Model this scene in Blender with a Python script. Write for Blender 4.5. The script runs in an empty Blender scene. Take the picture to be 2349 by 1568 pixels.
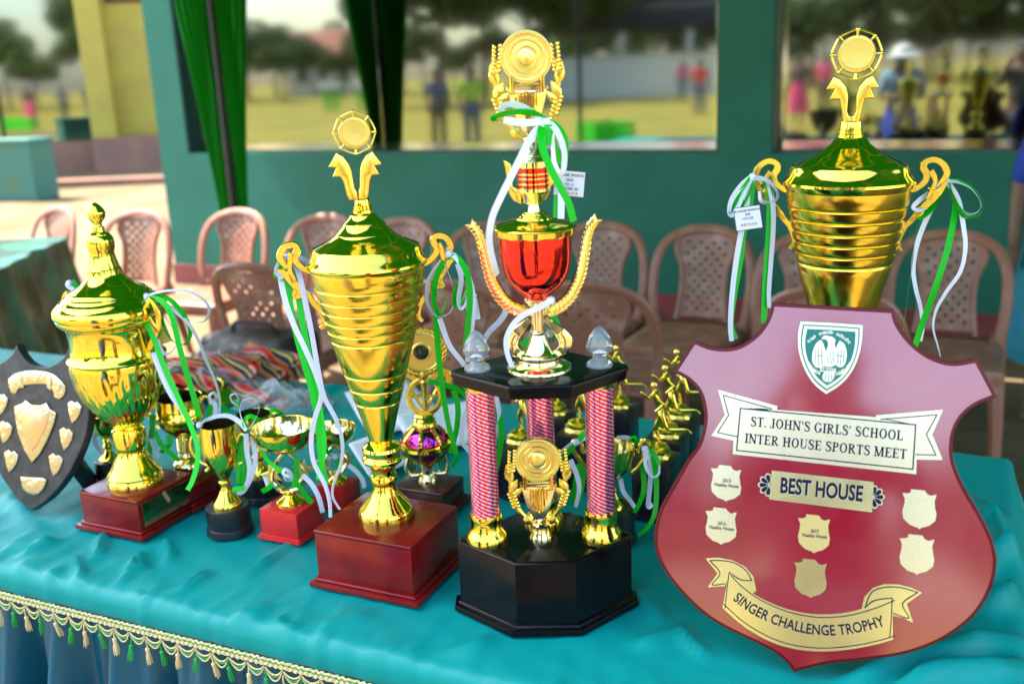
import bpy, bmesh, math, random
import numpy as np
from math import sin, cos, pi, radians, atan2, sqrt
from mathutils import Vector, Matrix
random.seed(7); rng = np.random.default_rng(7)
sc = bpy.context.scene
col = sc.collection

# ------------------------------------------------------------------ camera
PITCH, ROLL, FPX, CH = radians(15.3), radians(2.3), 2284.0, 1.55   # FPX: focal length in units of a 2349 px wide frame
F_ = np.array([0, cos(PITCH), -sin(PITCH)]); R0 = np.array([1., 0, 0]); U0 = np.array([0, sin(PITCH), cos(PITCH)])
U_ = U0*cos(ROLL)+R0*sin(ROLL); R_ = R0*cos(ROLL)-U0*sin(ROLL); C_ = np.array([0, 0, CH])
cd = bpy.data.cameras.new('camera'); cam = bpy.data.objects.new('camera', cd); col.objects.link(cam)
cam.matrix_world = Matrix(((R_[0], U_[0], -F_[0], 0), (R_[1], U_[1], -F_[1], 0), (R_[2], U_[2], -F_[2], CH), (0, 0, 0, 1)))
cd.sensor_width = 36; cd.lens = 36*FPX/2349; cd.clip_start = .05; cd.clip_end = 2000
cd.dof.use_dof = True; cd.dof.focus_distance = 1.51; cd.dof.aperture_fstop = 3.2
sc.camera = cam

# ------------------------------------------------------------------ sky, sun, exposure
SUN = Vector((-.50, .22, .84)).normalized()
w = bpy.data.worlds.new('World'); sc.world = w; w.use_nodes = True
nt = w.node_tree; bg = nt.nodes['Background']
sky = nt.nodes.new('ShaderNodeTexSky'); sky.sky_type = 'NISHITA'; sky.sun_disc = False
sky.sun_elevation = math.asin(SUN.z); sky.sun_rotation = atan2(SUN.x, SUN.y)
sky.air_density = 1.2; sky.dust_density = 2.0; sky.ozone_density = 1.0
nt.links.new(sky.outputs[0], bg.inputs[0]); bg.inputs[1].default_value = .15
sl = bpy.data.lights.new('sun', 'SUN'); sl.energy = 3.6; sl.angle = radians(.5); sl.color = (1, .95, .86)
so = bpy.data.objects.new('sun', sl); col.objects.link(so)
so.rotation_euler = SUN.to_track_quat('Z', 'Y').to_euler(); so.location = (-6, -2, 12)
sc.view_settings.view_transform = 'Standard'; sc.view_settings.look = 'None'; sc.view_settings.gamma = 1
sc.view_settings.use_curve_mapping = False; sc.view_settings.exposure = 2.4
cy = sc.cycles
cy.use_denoising = True; cy.max_bounces = 9; cy.glossy_bounces = 6; cy.transmission_bounces = 8; cy.diffuse_bounces = 4
cy.transparent_max_bounces = 12; cy.caustics_reflective = False; cy.caustics_refractive = False; cy.sample_clamp_indirect = 6

# ------------------------------------------------------------------ pixel helpers (a pixel gives a direction only)
def ray(x, y): return F_*FPX+R_*(x-1174.5)-U_*(y-784)
def onz(x, y, z=.75):
    d = ray(x, y); return C_+d*((z-CH)/d[2])
def onplane(x, y, P, n):
    d = ray(x, y); return C_+d*(np.dot(np.array(P)-C_, n)/np.dot(d, n))
def at(x, y, depth): return C_+ray(x, y)*(depth/FPX)
def dep(p): return float(np.dot(np.array(p)-C_, F_))
def zat(P, py):
    k = (784-py)/FPX; a = np.array([P[0], P[1], 0.])-C_
    return float((k*np.dot(a, F_)-np.dot(a, U_))/(U_[2]-k*F_[2]))
def prof(P, rows, oy=0., k=1.):
    out = []
    for y, hw in rows:
        z = zat(P, oy+k*y); out.append((hw*k*dep((P[0], P[1], z))/FPX, z-P[2]))
    return out

# ------------------------------------------------------------------ materials
MATS = {}
def mat(name, c, rough=.5, metal=0., spec=.5, **kw):
    if name in MATS: return MATS[name]
    m = bpy.data.materials.new(name); m.use_nodes = True; t = m.node_tree; b = t.nodes['Principled BSDF']
    b.inputs['Base Color'].default_value = (*c[:3], 1); b.inputs['Roughness'].default_value = rough
    b.inputs['Metallic'].default_value = metal; b.inputs['Specular IOR Level'].default_value = spec
    for k, v in kw.items():
        if k in ('var', 'bump', 'rv'): continue
        b.inputs[k.replace('_', ' ')].default_value = v
    tc = None
    def noise(scale, detail=4, dist=0.):
        nonlocal tc
        if tc is None: tc = t.nodes.new('ShaderNodeTexCoord')
        n = t.nodes.new('ShaderNodeTexNoise'); n.inputs['Scale'].default_value = scale; n.inputs['Detail'].default_value = detail
        n.inputs['Distortion'].default_value = dist
        t.links.new(tc.outputs['Object'], n.inputs['Vector']); return n
    if 'var' in kw:                                   # (second colour, noise scale, low, high)
        c2, s, lo, hi = kw['var']; n = noise(s)
        r = t.nodes.new('ShaderNodeMapRange'); r.inputs[1].default_value = lo; r.inputs[2].default_value = hi
        mx = t.nodes.new('ShaderNodeMix'); mx.data_type = 'RGBA'
        mx.inputs[6].default_value = (*c[:3], 1); mx.inputs[7].default_value = (*c2[:3], 1)
        t.links.new(n.outputs[0], r.inputs[0]); t.links.new(r.outputs[0], mx.inputs[0]); t.links.new(mx.outputs[2], b.inputs['Base Color'])
    if 'rv' in kw:                                    # (noise scale, rough low, rough high): smudges in the gloss
        s, lo, hi = kw['rv']; n = noise(s, 6)
        r = t.nodes.new('ShaderNodeMapRange'); r.inputs[1].default_value = .35; r.inputs[2].default_value = .7
        r.inputs[3].default_value = lo; r.inputs[4].default_value = hi
        t.links.new(n.outputs[0], r.inputs[0]); t.links.new(r.outputs[0], b.inputs['Roughness'])
    if 'bump' in kw:                                  # (noise scale, strength, distance)
        s, st, d = kw['bump']; n = noise(s, 5)
        bp = t.nodes.new('ShaderNodeBump'); bp.inputs['Strength'].default_value = st; bp.inputs['Distance'].default_value = d
        t.links.new(n.outputs[0], bp.inputs['Height']); t.links.new(bp.outputs[0], b.inputs['Normal'])
    MATS[name] = m; return m
GOLD = mat('gold', (.96, .74, .10), .09, 1, rv=(60, .05, .16), bump=(35, .12, .002))
GOLDR = mat('gold_brushed', (.96, .73, .09), .2, 1, bump=(30, .1, .002), rv=(40, .12, .26), Anisotropic=.75)
GOLDP = mat('gold_pale', (.95, .83, .46), .12, 1, rv=(80, .07, .2), bump=(60, .1, .001))
GOLDC = mat('gold_cast', (.93, .72, .14), .26, 1, bump=(160, .25, .001))
GOLDY = mat('gold_satin', (.90, .74, .22), .3, 1, bump=(220, .3, .0006))
SILV = mat('silver_foil', (.62, .52, .34), .26, 1, bump=(70, .6, .004))
REDM = mat('red_chrome', (.92, .05, .035), .07, 1, rv=(40, .04, .12))
PURP = mat('purple_chrome', (.62, .06, .6), .1, 1)
BLACK = mat('black_lacquer', (.003, .003, .004), .16, 0, .22, rv=(14, .1, .3), bump=(90, .06, .001))
BLACKP = mat('black_plastic', (.012, .013, .015), .32, 0, .5, rv=(20, .25, .42))
WOOD = mat('mahogany', (.23, .008, .008), .16, 0, .3, Coat_Weight=.12, Coat_Roughness=.08, rv=(9, .14, .3), var=((.16, .005, .006), 16, .4, .65))
WOODS = mat('mahogany_shield', (.30, .002, .02), .2, 0, .5, Coat_Weight=1., Coat_Roughness=.1, Coat_IOR=1.95, bump=(22, .08, .002), rv=(30, .16, .27))
WOODE = mat('mahogany_edge', (.13, .002, .006), .3, 0, .25, Coat_Weight=.1, Coat_Roughness=.05)
REDP = mat('red_plastic', (.72, .022, .022), .3, 0, .4, rv=(18, .22, .4))
BLKW = mat('black_stained_wood', (.02, .02, .023), .42, 0, .5, var=((.05, .05, .055), 45, .45, .7), bump=(120, .3, .001))
ACR = mat('clear_acrylic', (.96, .97, 1), .06, 0, .5, Transmission_Weight=.8, IOR=1.45)
WHITE = mat('white_satin', (.82, .83, .9), .38, 0, .5, Sheen_Weight=.3)
GREENR = mat('green_satin', (.003, .50, .006), .42, 0, .3)
PAPER = mat('paper', (.82, .83, .84), .7)
CREAM = mat('cream_thread', (.68, .55, .27), .55, 0, .3, bump=(700, .5, .001))
GTHR = mat('green_thread', (.015, .33, .06), .55, 0, .3, bump=(700, .5, .001))
INK = mat('navy_ink', (.008, .012, .04), .7, 0, .1)
DARKINK = mat('dark_ink', (.03, .03, .035), .5)
REDINK = mat('red_ink', (.6, .06, .06), .5)
PLATE = mat('cream_gold_plate', (.88, .80, .55), .28, .85, .5, rv=(60, .27, .29))
PLATEG = mat('polished_gold_plate', (.95, .85, .46), .26, 1, bump=(10, .1, .003), rv=(12, .22, .28))
CRESTG = mat('crest_green', (.0, .17, .13), .35)
WALLG = mat('green_wall_paint', (.022, .165, .11), .62, 0, .3, var=((.017, .135, .09), 3.0, .35, .7), bump=(60, .12, .003))
REVEAL = mat('dark_green_paint', (.004, .055, .045), .5)
SKIRT = mat('red_skirting_paint', (.28, .05, .05), .6, var=((.2, .045, .04), 6, .4, .6))
GLASS = mat('reflective_window_glass', (.27, .30, .28), .045, 1, bump=(1.3, .06, .004))
BEVEL = mat('bevelled_glass', (.62, .62, .58), .08, 1)
PLAS = mat('brown_plastic', (.33, .135, .08), .38, 0, .45, var=((.50, .29, .21), 11, .5, .8), rv=(30, .3, .5))
SAND = mat('sandy_ground', (.22, .15, .085), .9, 0, .2, var=((.13, .1, .045), .9, .38, .66), bump=(18, .5, .02))
GRASSY = mat('dry_grass_field', (.30, .235, .05), .95, 0, .1, var=((.2, .18, .035), .35, .4, .64), bump=(25, .5, .03))
YELL = mat('yellow_paint', (.45, .37, .045), .6, var=((.42, .31, .05), 1.5, .4, .6))
BROWNB = mat('brown_base_paint', (.33, .16, .1), .7, var=((.25, .13, .09), 2.5, .4, .6))
LOUV = mat('brown_timber', (.13, .045, .025), .6)
TEALB = mat('teal_low_wall_paint', (.035, .16, .12), .6, var=((.07, .14, .06), 2.2, .52, .7))
LEAF = mat('leaf_green', (.05, .10, .018), .6, 0, .3, var=((.085, .12, .02), .8, .4, .6))
BARK = mat('bark', (.09, .06, .04), .9)
SKIN = mat('brown_skin', (.20, .10, .06), .55)
HAIR = mat('black_hair', (.01, .008, .007), .5)
POLE = mat('dark_steel_pole', (.012, .009, .008), .6)
CLOTHW = mat('white_cloth', (.75, .75, .75), .8); CLOTHB = mat('light_blue_cloth', (.25, .40, .58), .8)
BLUE = mat('blue_cloth', (.015, .05, .42), .7); DENIM = mat('denim', (.05, .09, .18), .8); DARKC = mat('dark_cloth', (.03, .03, .04), .8)
YGC = mat('yellow_green_cloth', (.35, .55, .05), .8); MAG = mat('magenta_cloth', (.6, .02, .16), .7); TEALC = mat('turquoise_cloth', (.02, .3, .42), .7)
ROOFT = mat('red_roof_tile', (.36, .10, .06), .8, var=((.25, .08, .05), 2, .4, .6)); CONC = mat('pale_concrete', (.5, .48, .44), .8)

def canopy_mat(name, c, tr):
    m = bpy.data.materials.new(name); m.use_nodes = True; t = m.node_tree; b = t.nodes['Principled BSDF']; out = t.nodes['Material Output']
    b.inputs['Base Color'].default_value = (*c, 1); b.inputs['Roughness'].default_value = .55; b.inputs['Specular IOR Level'].default_value = .3
    tl = t.nodes.new('ShaderNodeBsdfTranslucent'); tl.inputs[0].default_value = (c[0]*.8, c[1]*1.3, c[2]*.8, 1)
    mx = t.nodes.new('ShaderNodeMixShader'); mx.inputs[0].default_value = tr
    t.links.new(b.outputs[0], mx.inputs[1]); t.links.new(tl.outputs[0], mx.inputs[2]); t.links.new(mx.outputs[0], out.inputs[0]); return m
CANOPY = canopy_mat('green_canopy_fabric', (.03, .19, .03), .5)
DRAPE = canopy_mat('green_drape_fabric', (.006, .34, .014), .45)
DGREENT = mat('dark_green_table_cloth', (.05, .2, .13), .28, 0, .5, var=((.035, .07, .03), 5, .4, .6))

def satin():
    m = mat('teal_satin', (.0, .30, .265), .46, 0, .3)
    t = m.node_tree; b = t.nodes['Principled BSDF']; tc = t.nodes.new('ShaderNodeTexCoord')
    n1 = t.nodes.new('ShaderNodeTexNoise'); n1.inputs['Scale'].default_value = 5; n1.inputs['Detail'].default_value = 3; n1.inputs['Distortion'].default_value = .8
    n2 = t.nodes.new('ShaderNodeTexNoise'); n2.inputs['Scale'].default_value = 900; n2.inputs['Detail'].default_value = 1
    b1 = t.nodes.new('ShaderNodeBump'); b1.inputs['Strength'].default_value = .35; b1.inputs['Distance'].default_value = .012
    b2 = t.nodes.new('ShaderNodeBump'); b2.inputs['Strength'].default_value = .12; b2.inputs['Distance'].default_value = .0006
    for n, bb in ((n1, b1), (n2, b2)):
        t.links.new(tc.outputs['Object'], n.inputs['Vector']); t.links.new(n.outputs[0], bb.inputs['Height'])
    t.links.new(b1.outputs[0], b2.inputs['Normal']); t.links.new(b2.outputs[0], b.inputs['Normal']); return m
SATIN = satin()

def column_mat():                                     # pink foil with helical silver dashes printed on it
    m = bpy.data.materials.new('pink_spiral_foil'); m.use_nodes = True; t = m.node_tree; b = t.nodes['Principled BSDF']
    tc = t.nodes.new('ShaderNodeTexCoord'); sp = t.nodes.new('ShaderNodeSeparateXYZ'); t.links.new(tc.outputs['Object'], sp.inputs[0])
    def M(op, a, bb=None, cc=None):
        n = t.nodes.new('ShaderNodeMath'); n.operation = op
        for i, v in enumerate((a, bb, cc)):
            if v is None: continue
            if isinstance(v, (int, float)): n.inputs[i].default_value = v
            else: t.links.new(v, n.inputs[i])
        return n.outputs[0]
    an = M('MULTIPLY', M('ARCTAN2', sp.outputs[1], sp.outputs[0]), 1/(2*pi))
    h = M('ADD', M('MULTIPLY', sp.outputs[2], 165.), M('MULTIPLY', an, 11.))
    st = M('LESS_THAN', M('FRACT', h), .42)
    da = M('LESS_THAN', M('FRACT', M('ADD', M('MULTIPLY', an, 14.), M('MULTIPLY', sp.outputs[2], -60.))), .88)
    f = M('MULTIPLY', st, da)
    mx = t.nodes.new('ShaderNodeMix'); mx.data_type = 'RGBA'
    mx.inputs[6].default_value = (.80, .03, .20, 1); mx.inputs[7].default_value = (.92, .72, .8, 1)
    t.links.new(f, mx.inputs[0]); t.links.new(mx.outputs[2], b.inputs['Base Color'])
    b.inputs['Metallic'].default_value = .75; b.inputs['Roughness'].default_value = .25; return m
PINK = column_mat()

# ------------------------------------------------------------------ mesh helpers
def mesh(name, v, f, m, smooth=True, ang=38):
    me = bpy.data.meshes.new(name); me.from_pydata([tuple(map(float, p)) for p in v], [], [tuple(map(int, q)) for q in f]); me.update()
    if smooth and len(f):
        me.polygons.foreach_set('use_smooth', [True]*len(me.polygons)); me.set_sharp_from_angle(angle=radians(ang))
    if m: me.materials.append(m)
    return me
def obj(name, me, parent=None, kind=None, loc=None):
    o = bpy.data.objects.new(name, me); col.objects.link(o)
    if parent is not None: o.parent = parent
    if kind: o['kind'] = kind
    if loc is not None: o.location = loc
    return o
def mk(name, vf, m, parent=None, smooth=True, ang=38, kind=None, loc=None):
    return obj(name, mesh(name, vf[0], vf[1], m, smooth, ang), parent, kind, loc)
def tag(o, label, cat, group=None):
    o['label'] = label; o['category'] = cat
    if group: o['group'] = group
    return o
def thing(name, P, label, cat, group=None, rz=0):
    o = bpy.data.objects.new(name, None); col.objects.link(o); o.location = tuple(map(float, P)); o.rotation_euler = (0, 0, rz)
    o.empty_display_size = .05
    return tag(o, label, cat, group)
def copy_tree(o, parent=None):
    c = o.copy(); col.objects.link(c); c.parent = parent
    for ch in list(o.children): copy_tree(ch, c)
    return c
def join(*parts):
    V, Fc = [], []
    for v, f in parts:
        n = len(V); V += [tuple(p) for p in v]; Fc += [tuple(i+n for i in q) for q in f]
    return V, Fc
def xf(vf, M):
    return [tuple(M @ Vector(p)) for p in vf[0]], vf[1]
def shift(vf, d): return [(p[0]+d[0], p[1]+d[1], p[2]+d[2]) for p in vf[0]], vf[1]
def rotz(vf, a): return [(p[0]*cos(a)-p[1]*sin(a), p[0]*sin(a)+p[1]*cos(a), p[2]) for p in vf[0]], vf[1]
def mirx(vf): return [(-p[0], p[1], p[2]) for p in vf[0]], [tuple(reversed(q)) for q in vf[1]]
def lathe(rows, n=48, rf=None):                       # rows of (radius, z), top to bottom
    V, Fc = [], []; m = len(rows)
    for j, (r, z) in enumerate(rows):
        for i in range(n):
            a = 2*pi*i/n; rr = r if rf is None else rf(r, a, j/(m-1), z)
            V.append((rr*cos(a), rr*sin(a), z))
    for j in range(m-1):
        for i in range(n):
            k = (i+1) % n; Fc.append((j*n+i, (j+1)*n+i, (j+1)*n+k, j*n+k))
    if rows[0][0] > 1e-5: Fc.append(tuple(range(n)))
    if rows[-1][0] > 1e-5: Fc.append(tuple(reversed(range((m-1)*n, m*n))))
    return V, Fc
def rings(rows, n=48, rf=None):                       # open lathe, no caps
    v, f = lathe(rows, n, rf); return v, f[:(len(rows)-1)*n]
def box(x0, x1, y0, y1, z0, z1, bev=0., seg=2):
    bm = bmesh.new(); bmesh.ops.create_cube(bm, size=1)
    for q in bm.verts: q.co = ((x0+x1)/2+q.co.x*(x1-x0), (y0+y1)/2+q.co.y*(y1-y0), (z0+z1)/2+q.co.z*(z1-z0))
    if bev: bmesh.ops.bevel(bm, geom=list(bm.edges), offset=bev, segments=seg, affect='EDGES', profile=.5)
    r = ([tuple(q.co) for q in bm.verts], [tuple(q.index for q in f.verts) for f in bm.faces]); bm.verts.index_update()
    r = ([tuple(q.co) for q in bm.verts], [tuple(q.index for q in f.verts) for f in bm.faces]); bm.free(); return r
def prism(pts, h0, h1, bev=0., seg=2):                # outline in (x, y), extruded along z, front edge bevelled
    bm = bmesh.new(); a = [bm.verts.new((p[0], p[1], h0)) for p in pts]; fc = bm.faces.new(a)
    if fc.normal.z > 0 or (fc.normal_update() or fc.normal.z > 0): fc.normal_flip()
    r = bmesh.ops.extrude_face_region(bm, geom=[fc]); top = [e for e in r['geom'] if isinstance(e, bmesh.types.BMVert)]
    for q in top: q.co.z = h1
    bmesh.ops.recalc_face_normals(bm, faces=bm.faces)
    if bev:
        ts = set(top); ed = [e for e in bm.edges if e.verts[0] in ts and e.verts[1] in ts]
        bmesh.ops.bevel(bm, geom=ed, offset=bev, segments=seg, affect='EDGES', profile=.5, clamp_overlap=True)
    bmesh.ops.triangulate(bm, faces=[f for f in bm.faces if len(f.verts) > 4])
    bm.verts.index_update(); r = ([tuple(q.co) for q in bm.verts], [tuple(q.index for q in f.verts) for f in bm.faces]); bm.free(); return r
def cr(pts, n=8):                                     # Catmull-Rom through points
    P = [np.array(p, float) for p in pts]; P = [2*P[0]-P[1]]+P+[2*P[-1]-P[-2]]; out = []
    for i in range(1, len(P)-2):
        for j in range(n):
            t = j/n; a, b, c, d = P[i-1:i+3]
            out.append(.5*((2*b)+(c-a)*t+(2*a-5*b+4*c-d)*t*t+(3*b-a-3*c+d)*t**3))
    out.append(P[-2]); return out
def tube(pts, r, n=8, flat=None, up=(0, 0, 1)):       # r: number or list; flat: (a, b) section scale
    P = [np.array(p, float) for p in pts]; m = len(P); V, Fc = [], []
    rr = [r]*m if isinstance(r, (int, float)) else [np.interp(i/(m-1), np.linspace(0, 1, len(r)), r) for i in range(m)]
    nrm = None
    for i in range(m):
        t = P[min(i+1, m-1)]-P[max(i-1, 0)]; t = t/(np.linalg.norm(t)+1e-12)
        if nrm is None:
            u = np.array(up, float); nrm = u-t*np.dot(u, t)
            if np.linalg.norm(nrm) < 1e-3: nrm = np.array([1., 0, 0])-t*t[0]
        nrm = nrm-t*np.dot(nrm, t); nrm /= np.linalg.norm(nrm); b = np.cross(t, nrm)
        sa, sb = flat or (1, 1)
        for k in range(n):
            a = 2*pi*k/n; V.append(P[i]+rr[i]*(nrm*cos(a)*sa+b*sin(a)*sb))
    for i in range(m-1):
        for k in range(n):
            q = (k+1) % n; Fc.append((i*n+k, i*n+q, (i+1)*n+q, (i+1)*n+k))
    Fc.append(tuple(reversed(range(n)))); Fc.append(tuple(range((m-1)*n, m*n))); return [tuple(p) for p in V], Fc
def band(pts, wid, nrm, th):                          # flat bar of width wid along a path lying in the plane with normal nrm
    P = [np.array(p, float) for p in pts]; m = len(P); nn = np.array(nrm, float); V, Fc = [], []
    ww = [wid]*m if isinstance(wid, (int, float)) else [np.interp(i/(m-1), np.linspace(0, 1, len(wid)), wid) for i in range(m)]
    for i in range(m):
        t = P[min(i+1, m-1)]-P[max(i-1, 0)]; s = np.cross(nn, t); s /= np.linalg.norm(s)+1e-12; h = ww[i]/2
        for a, b in ((-1, -.6), (-.8, -1), (.8, -1), (1, -.6), (1, .6), (.8, 1), (-.8, 1), (-1, .6)): V.append(P[i]+s*h*a+nn*th/2*b)
    for i in range(m-1):
        for k in range(8):
            q = (k+1) % 8; Fc.append((i*8+k, i*8+q, (i+1)*8+q, (i+1)*8+k))
    Fc.append(tuple(reversed(range(8)))); Fc.append(tuple(range((m-1)*8, m*8))); return [tuple(p) for p in V], Fc
def strip(pts, wid, ang0=0., twist=0., face=None):    # a thin ribbon: width direction turns by twist along its length
    P = [np.array(p, float) for p in pts]; m = len(P); V, Fc = [], []
    fc = F_ if face is None else np.array(face, float)
    for i in range(m):
        t = P[min(i+1, m-1)]-P[max(i-1, 0)]; t /= np.linalg.norm(t)+1e-12
        s = np.cross(t, fc); s /= np.linalg.norm(s)+1e-9; q = np.cross(s, t); a = ang0+twist*i/(m-1)
        d = s*cos(a)+q*sin(a); k = q*cos(a)-s*sin(a)
        for e in (-1, 1):
            for g in (-1, 1): V.append(P[i]+d*wid/2*e+k*.00015*g)
    for i in range(m-1):
        a, b = i*4, i*4+4
        Fc += [(a, a+2, b+2, b), (a+1, b+1, b+3, a+3), (a, b, b+1, a+1), (a+2, a+3, b+3, b+2)]
    return [tuple(p) for p in V], Fc
def skin(verts, edges, rad, root=0, sub=1):           # one continuous body grown round a skeleton
    me = bpy.data.meshes.new('tmp'); me.from_pydata([tuple(map(float, v)) for v in verts], edges, []); o = bpy.data.objects.new('tmp', me); col.objects.link(o)
    s = o.modifiers.new('s', 'SKIN'); s.use_smooth_shade = True
    for i, d in enumerate(me.skin_vertices[0].data):
        d.radius = rad[i] if isinstance(rad[i], tuple) else (rad[i], rad[i]); d.use_root = (i == root)
    if sub: o.modifiers.new('b', 'SUBSURF').levels = sub
    dg = bpy.context.evaluated_depsgraph_get(); r = bpy.data.meshes.new_from_object(o.evaluated_get(dg))
    bpy.data.objects.remove(o); bpy.data.meshes.remove(me)
    r.polygons.foreach_set('use_smooth', [True]*len(r.polygons)); return r
def text2d(s, size=1., thick=0.):                     # flat lettering as triangles, baseline at y = 0, centred in x
    cu = bpy.data.curves.new('t', 'FONT'); cu.body = s; cu.size = size; cu.offset = thick; cu.resolution_u = 3; cu.align_x = 'CENTER'
    o = bpy.data.objects.new('t', cu); col.objects.link(o); dg = bpy.context.evaluated_depsgraph_get()
    me = bpy.data.meshes.new_from_object(o.evaluated_get(dg))
    r = ([tuple(v.co) for v in me.vertices], [tuple(p.vertices) for p in me.polygons])
    bpy.data.objects.remove(o); bpy.data.curves.remove(cu); bpy.data.meshes.remove(me); return r

# a small serif alphabet: thick stems, thin bars, bracketed feet
def _st(path, wd):
    P = [np.array(p, float) for p in path]; m = len(P); V, Fc = [], []
    for i in range(m):
        t = P[min(i+1, m-1)]-P[max(i-1, 0)]; t /= np.linalg.norm(t)+1e-9; s = np.array([-t[1], t[0]])
        w_ = np.interp(i/(m-1), np.linspace(0, 1, len(wd)), wd)/2
        V += [(*(P[i]+s*w_), 0), (*(P[i]-s*w_), 0)]
    for i in range(m-1): Fc.append((2*i, 2*i+1, 2*i+3, 2*i+2))
    return V, Fc
def _rc(x0, x1, y0, y1): return [(x0, y0, 0), (x1, y0, 0), (x1, y1, 0), (x0, y1, 0)], [(0, 1, 2, 3)]
def _V(x, wd=.19, lo=True, hi=True):
    p = [_rc(x-wd/2, x+wd/2, 0, 1)]
    if lo: p.append(_rc(x-.18, x+.18, 0, .09))
    if hi: p.append(_rc(x-.18, x+.18, .91, 1))
    return p
def _arc(cx, cy, rx, ry, a0, a1, ts=.19, tt=.10, n=20):
    V, Fc = [], []
    for i in range(n+1):
        a = radians(a0+(a1-a0)*i/n); c, s = cos(a), sin(a)
        V += [(cx+rx*c, cy+ry*s, 0), (cx+(rx-ts)*c, cy+(ry-tt)*s, 0)]
    for i in range(n): Fc.append((2*i, 2*i+1, 2*i+3, 2*i+2))
    return V, Fc
def glyph(c):
    if c == 'I': return .4, _V(.2)
    if c == 'T': return .78, _V(.39, hi=False)+[_rc(.04, .74, .9, 1), _rc(.04, .09, .74, 1), _rc(.69, .74, .74, 1)]
    if c == 'H': return .95, _V(.22)+_V(.73)+[_rc(.22, .73, .46, .56)]
    if c == 'N': return .95, _V(.18, .11)+_V(.77, .11, lo=False)+[_st([(.15, .98), (.78, .01)], [.19, .19])]
    if c == 'M': return 1.12, _V(.18, .11)+_V(.92)+[_st([(.17, .98), (.53, .02)], [.19, .17]), _st([(.53, .02), (.88, .98)], [.11, .11])]
    if c == 'E': return .78, _V(.22)+[_rc(.2, .7, .9, 1), _rc(.2, .72, 0, .1), _rc(.2, .55, .46, .56), _rc(.62, .7, .76, 1), _rc(.64, .72, 0, .26), _rc(.51, .55, .39, .63)]
    if c == 'L': return .74, _V(.22)+[_rc(.2, .68, 0, .1), _rc(.6, .68, 0, .28)]
    if c == 'R': return .9, _V(.22)+[_arc(.36, .74, .36, .26, -90, 90), _rc(.22, .37, .9, 1), _rc(.22, .37, .48, .58), _st([(.4, .5), (.7, .06), (.88, .03)], [.16, .17, .07])]
    if c == 'P': return .78, _V(.22)+[_arc(.36, .73, .36, .27, -90, 90), _rc(.22, .37, .9, 1), _rc(.22, .37, .46, .56)]
    if c == 'U': return .92, [_rc(.14, .31, .3, 1), _rc(.05, .4, .945, 1), _rc(.7, .77, .3, 1), _rc(.58, .88, .945, 1), _arc(.455, .32, .315, .34, 180, 360, .14, .09)]
    if c == 'O': return .92, [_arc(.46, .5, .41, .52, 0, 360, n=32)]
    if c == 'C': return .85, [_arc(.46, .5, .41, .52, 40, 320, n=28), _rc(.72, .77, .66, .98)]
    if c == 'G': return .95, [_arc(.46, .5, .41, .52, 40, 325, n=28), _rc(.72, .77, .66, .98), _rc(.66, .83, .08, .44), _rc(.56, .92, .4, .46)]
    if c == 'J': return .6, _V(.38, lo=False)+[_arc(.2, .22, .265, .24, 190, 360, .15, .07, 14)]
    if c == 'S': return .72, [_st([(.6, .82), (.5, .95), (.33, .98), (.16, .9), (.14, .74), (.28, .6), (.48, .47), (.61, .32), (.58, .12), (.4, .02), (.22, .03), (.1, .18)], [.09, .11, .12, .15, .18, .2, .2, .18, .15, .12, .11, .09]), _rc(.58, .63, .68, .98), _rc(.08, .13, .02, .32)]
    if c == '.': return .3, [_rc(.08, .24, 0, .15)]
    if c == "'": return .28, [_st([(.15, .98), (.15, .84), (.08, .68)], [.16, .13, .02])]
    return .36, []
def serif(s):
    x = 0; parts = []
    for c in s:
        wd, g = glyph(c)
        for p in g: parts.append(shift(p, (x, 0, 0)))
        x += wd+.02
    return shift(join(*parts), (-x/2, 0, 0)), x

# ================================================================== the setting
WY = radians(26.2); AW = np.array([cos(WY), -sin(WY), 0]); NW = np.array([-sin(WY), -cos(WY), 0]); W0 = np.array([-2.63, 7.84, 0])
def wall_sz(px, py):
    p = onplane(px, py, W0, NW); return float(np.dot(p-W0, AW)), float(p[2])
def wpt(s, d, z): return W0+AW*s+NW*d+np.array([0, 0, z])        # d: distance in front of the wall
def mirrored(px, py, z=0., L=None):                              # where something stands that the window glass shows at this pixel
    if L is None: q = onz(px, py, z)
    else:
        d = ray(px, py); q = C_+d*(L/np.linalg.norm(d)); q = np.array([q[0], q[1], z])
    return q-2*NW*np.dot(q-W0, NW)
def wbox(s0, s1, d0, d1, z0, z1, bev=0.):
    v, f = box(s0, s1, -d1, -d0, z0, z1, bev); return [tuple(W0+AW*p[0]-NW*p[1]+np.array([0, 0, p[2]])) for p in v], f

g = mk('ground', ([(-400, -400, 0), (400, -400, 0), (400, 400, 0), (-400, 400, 0)], [(0, 1, 2, 3)]), SAND, kind='structure')
fv = [tuple(wpt(s, d, .004)) for s, d in ((-150, 10.5), (90, 10.5), (90, 190), (-150, 190))]
mk('sports_field', (fv, [(0, 1, 2, 3)]), GRASSY, kind='structure')

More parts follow.
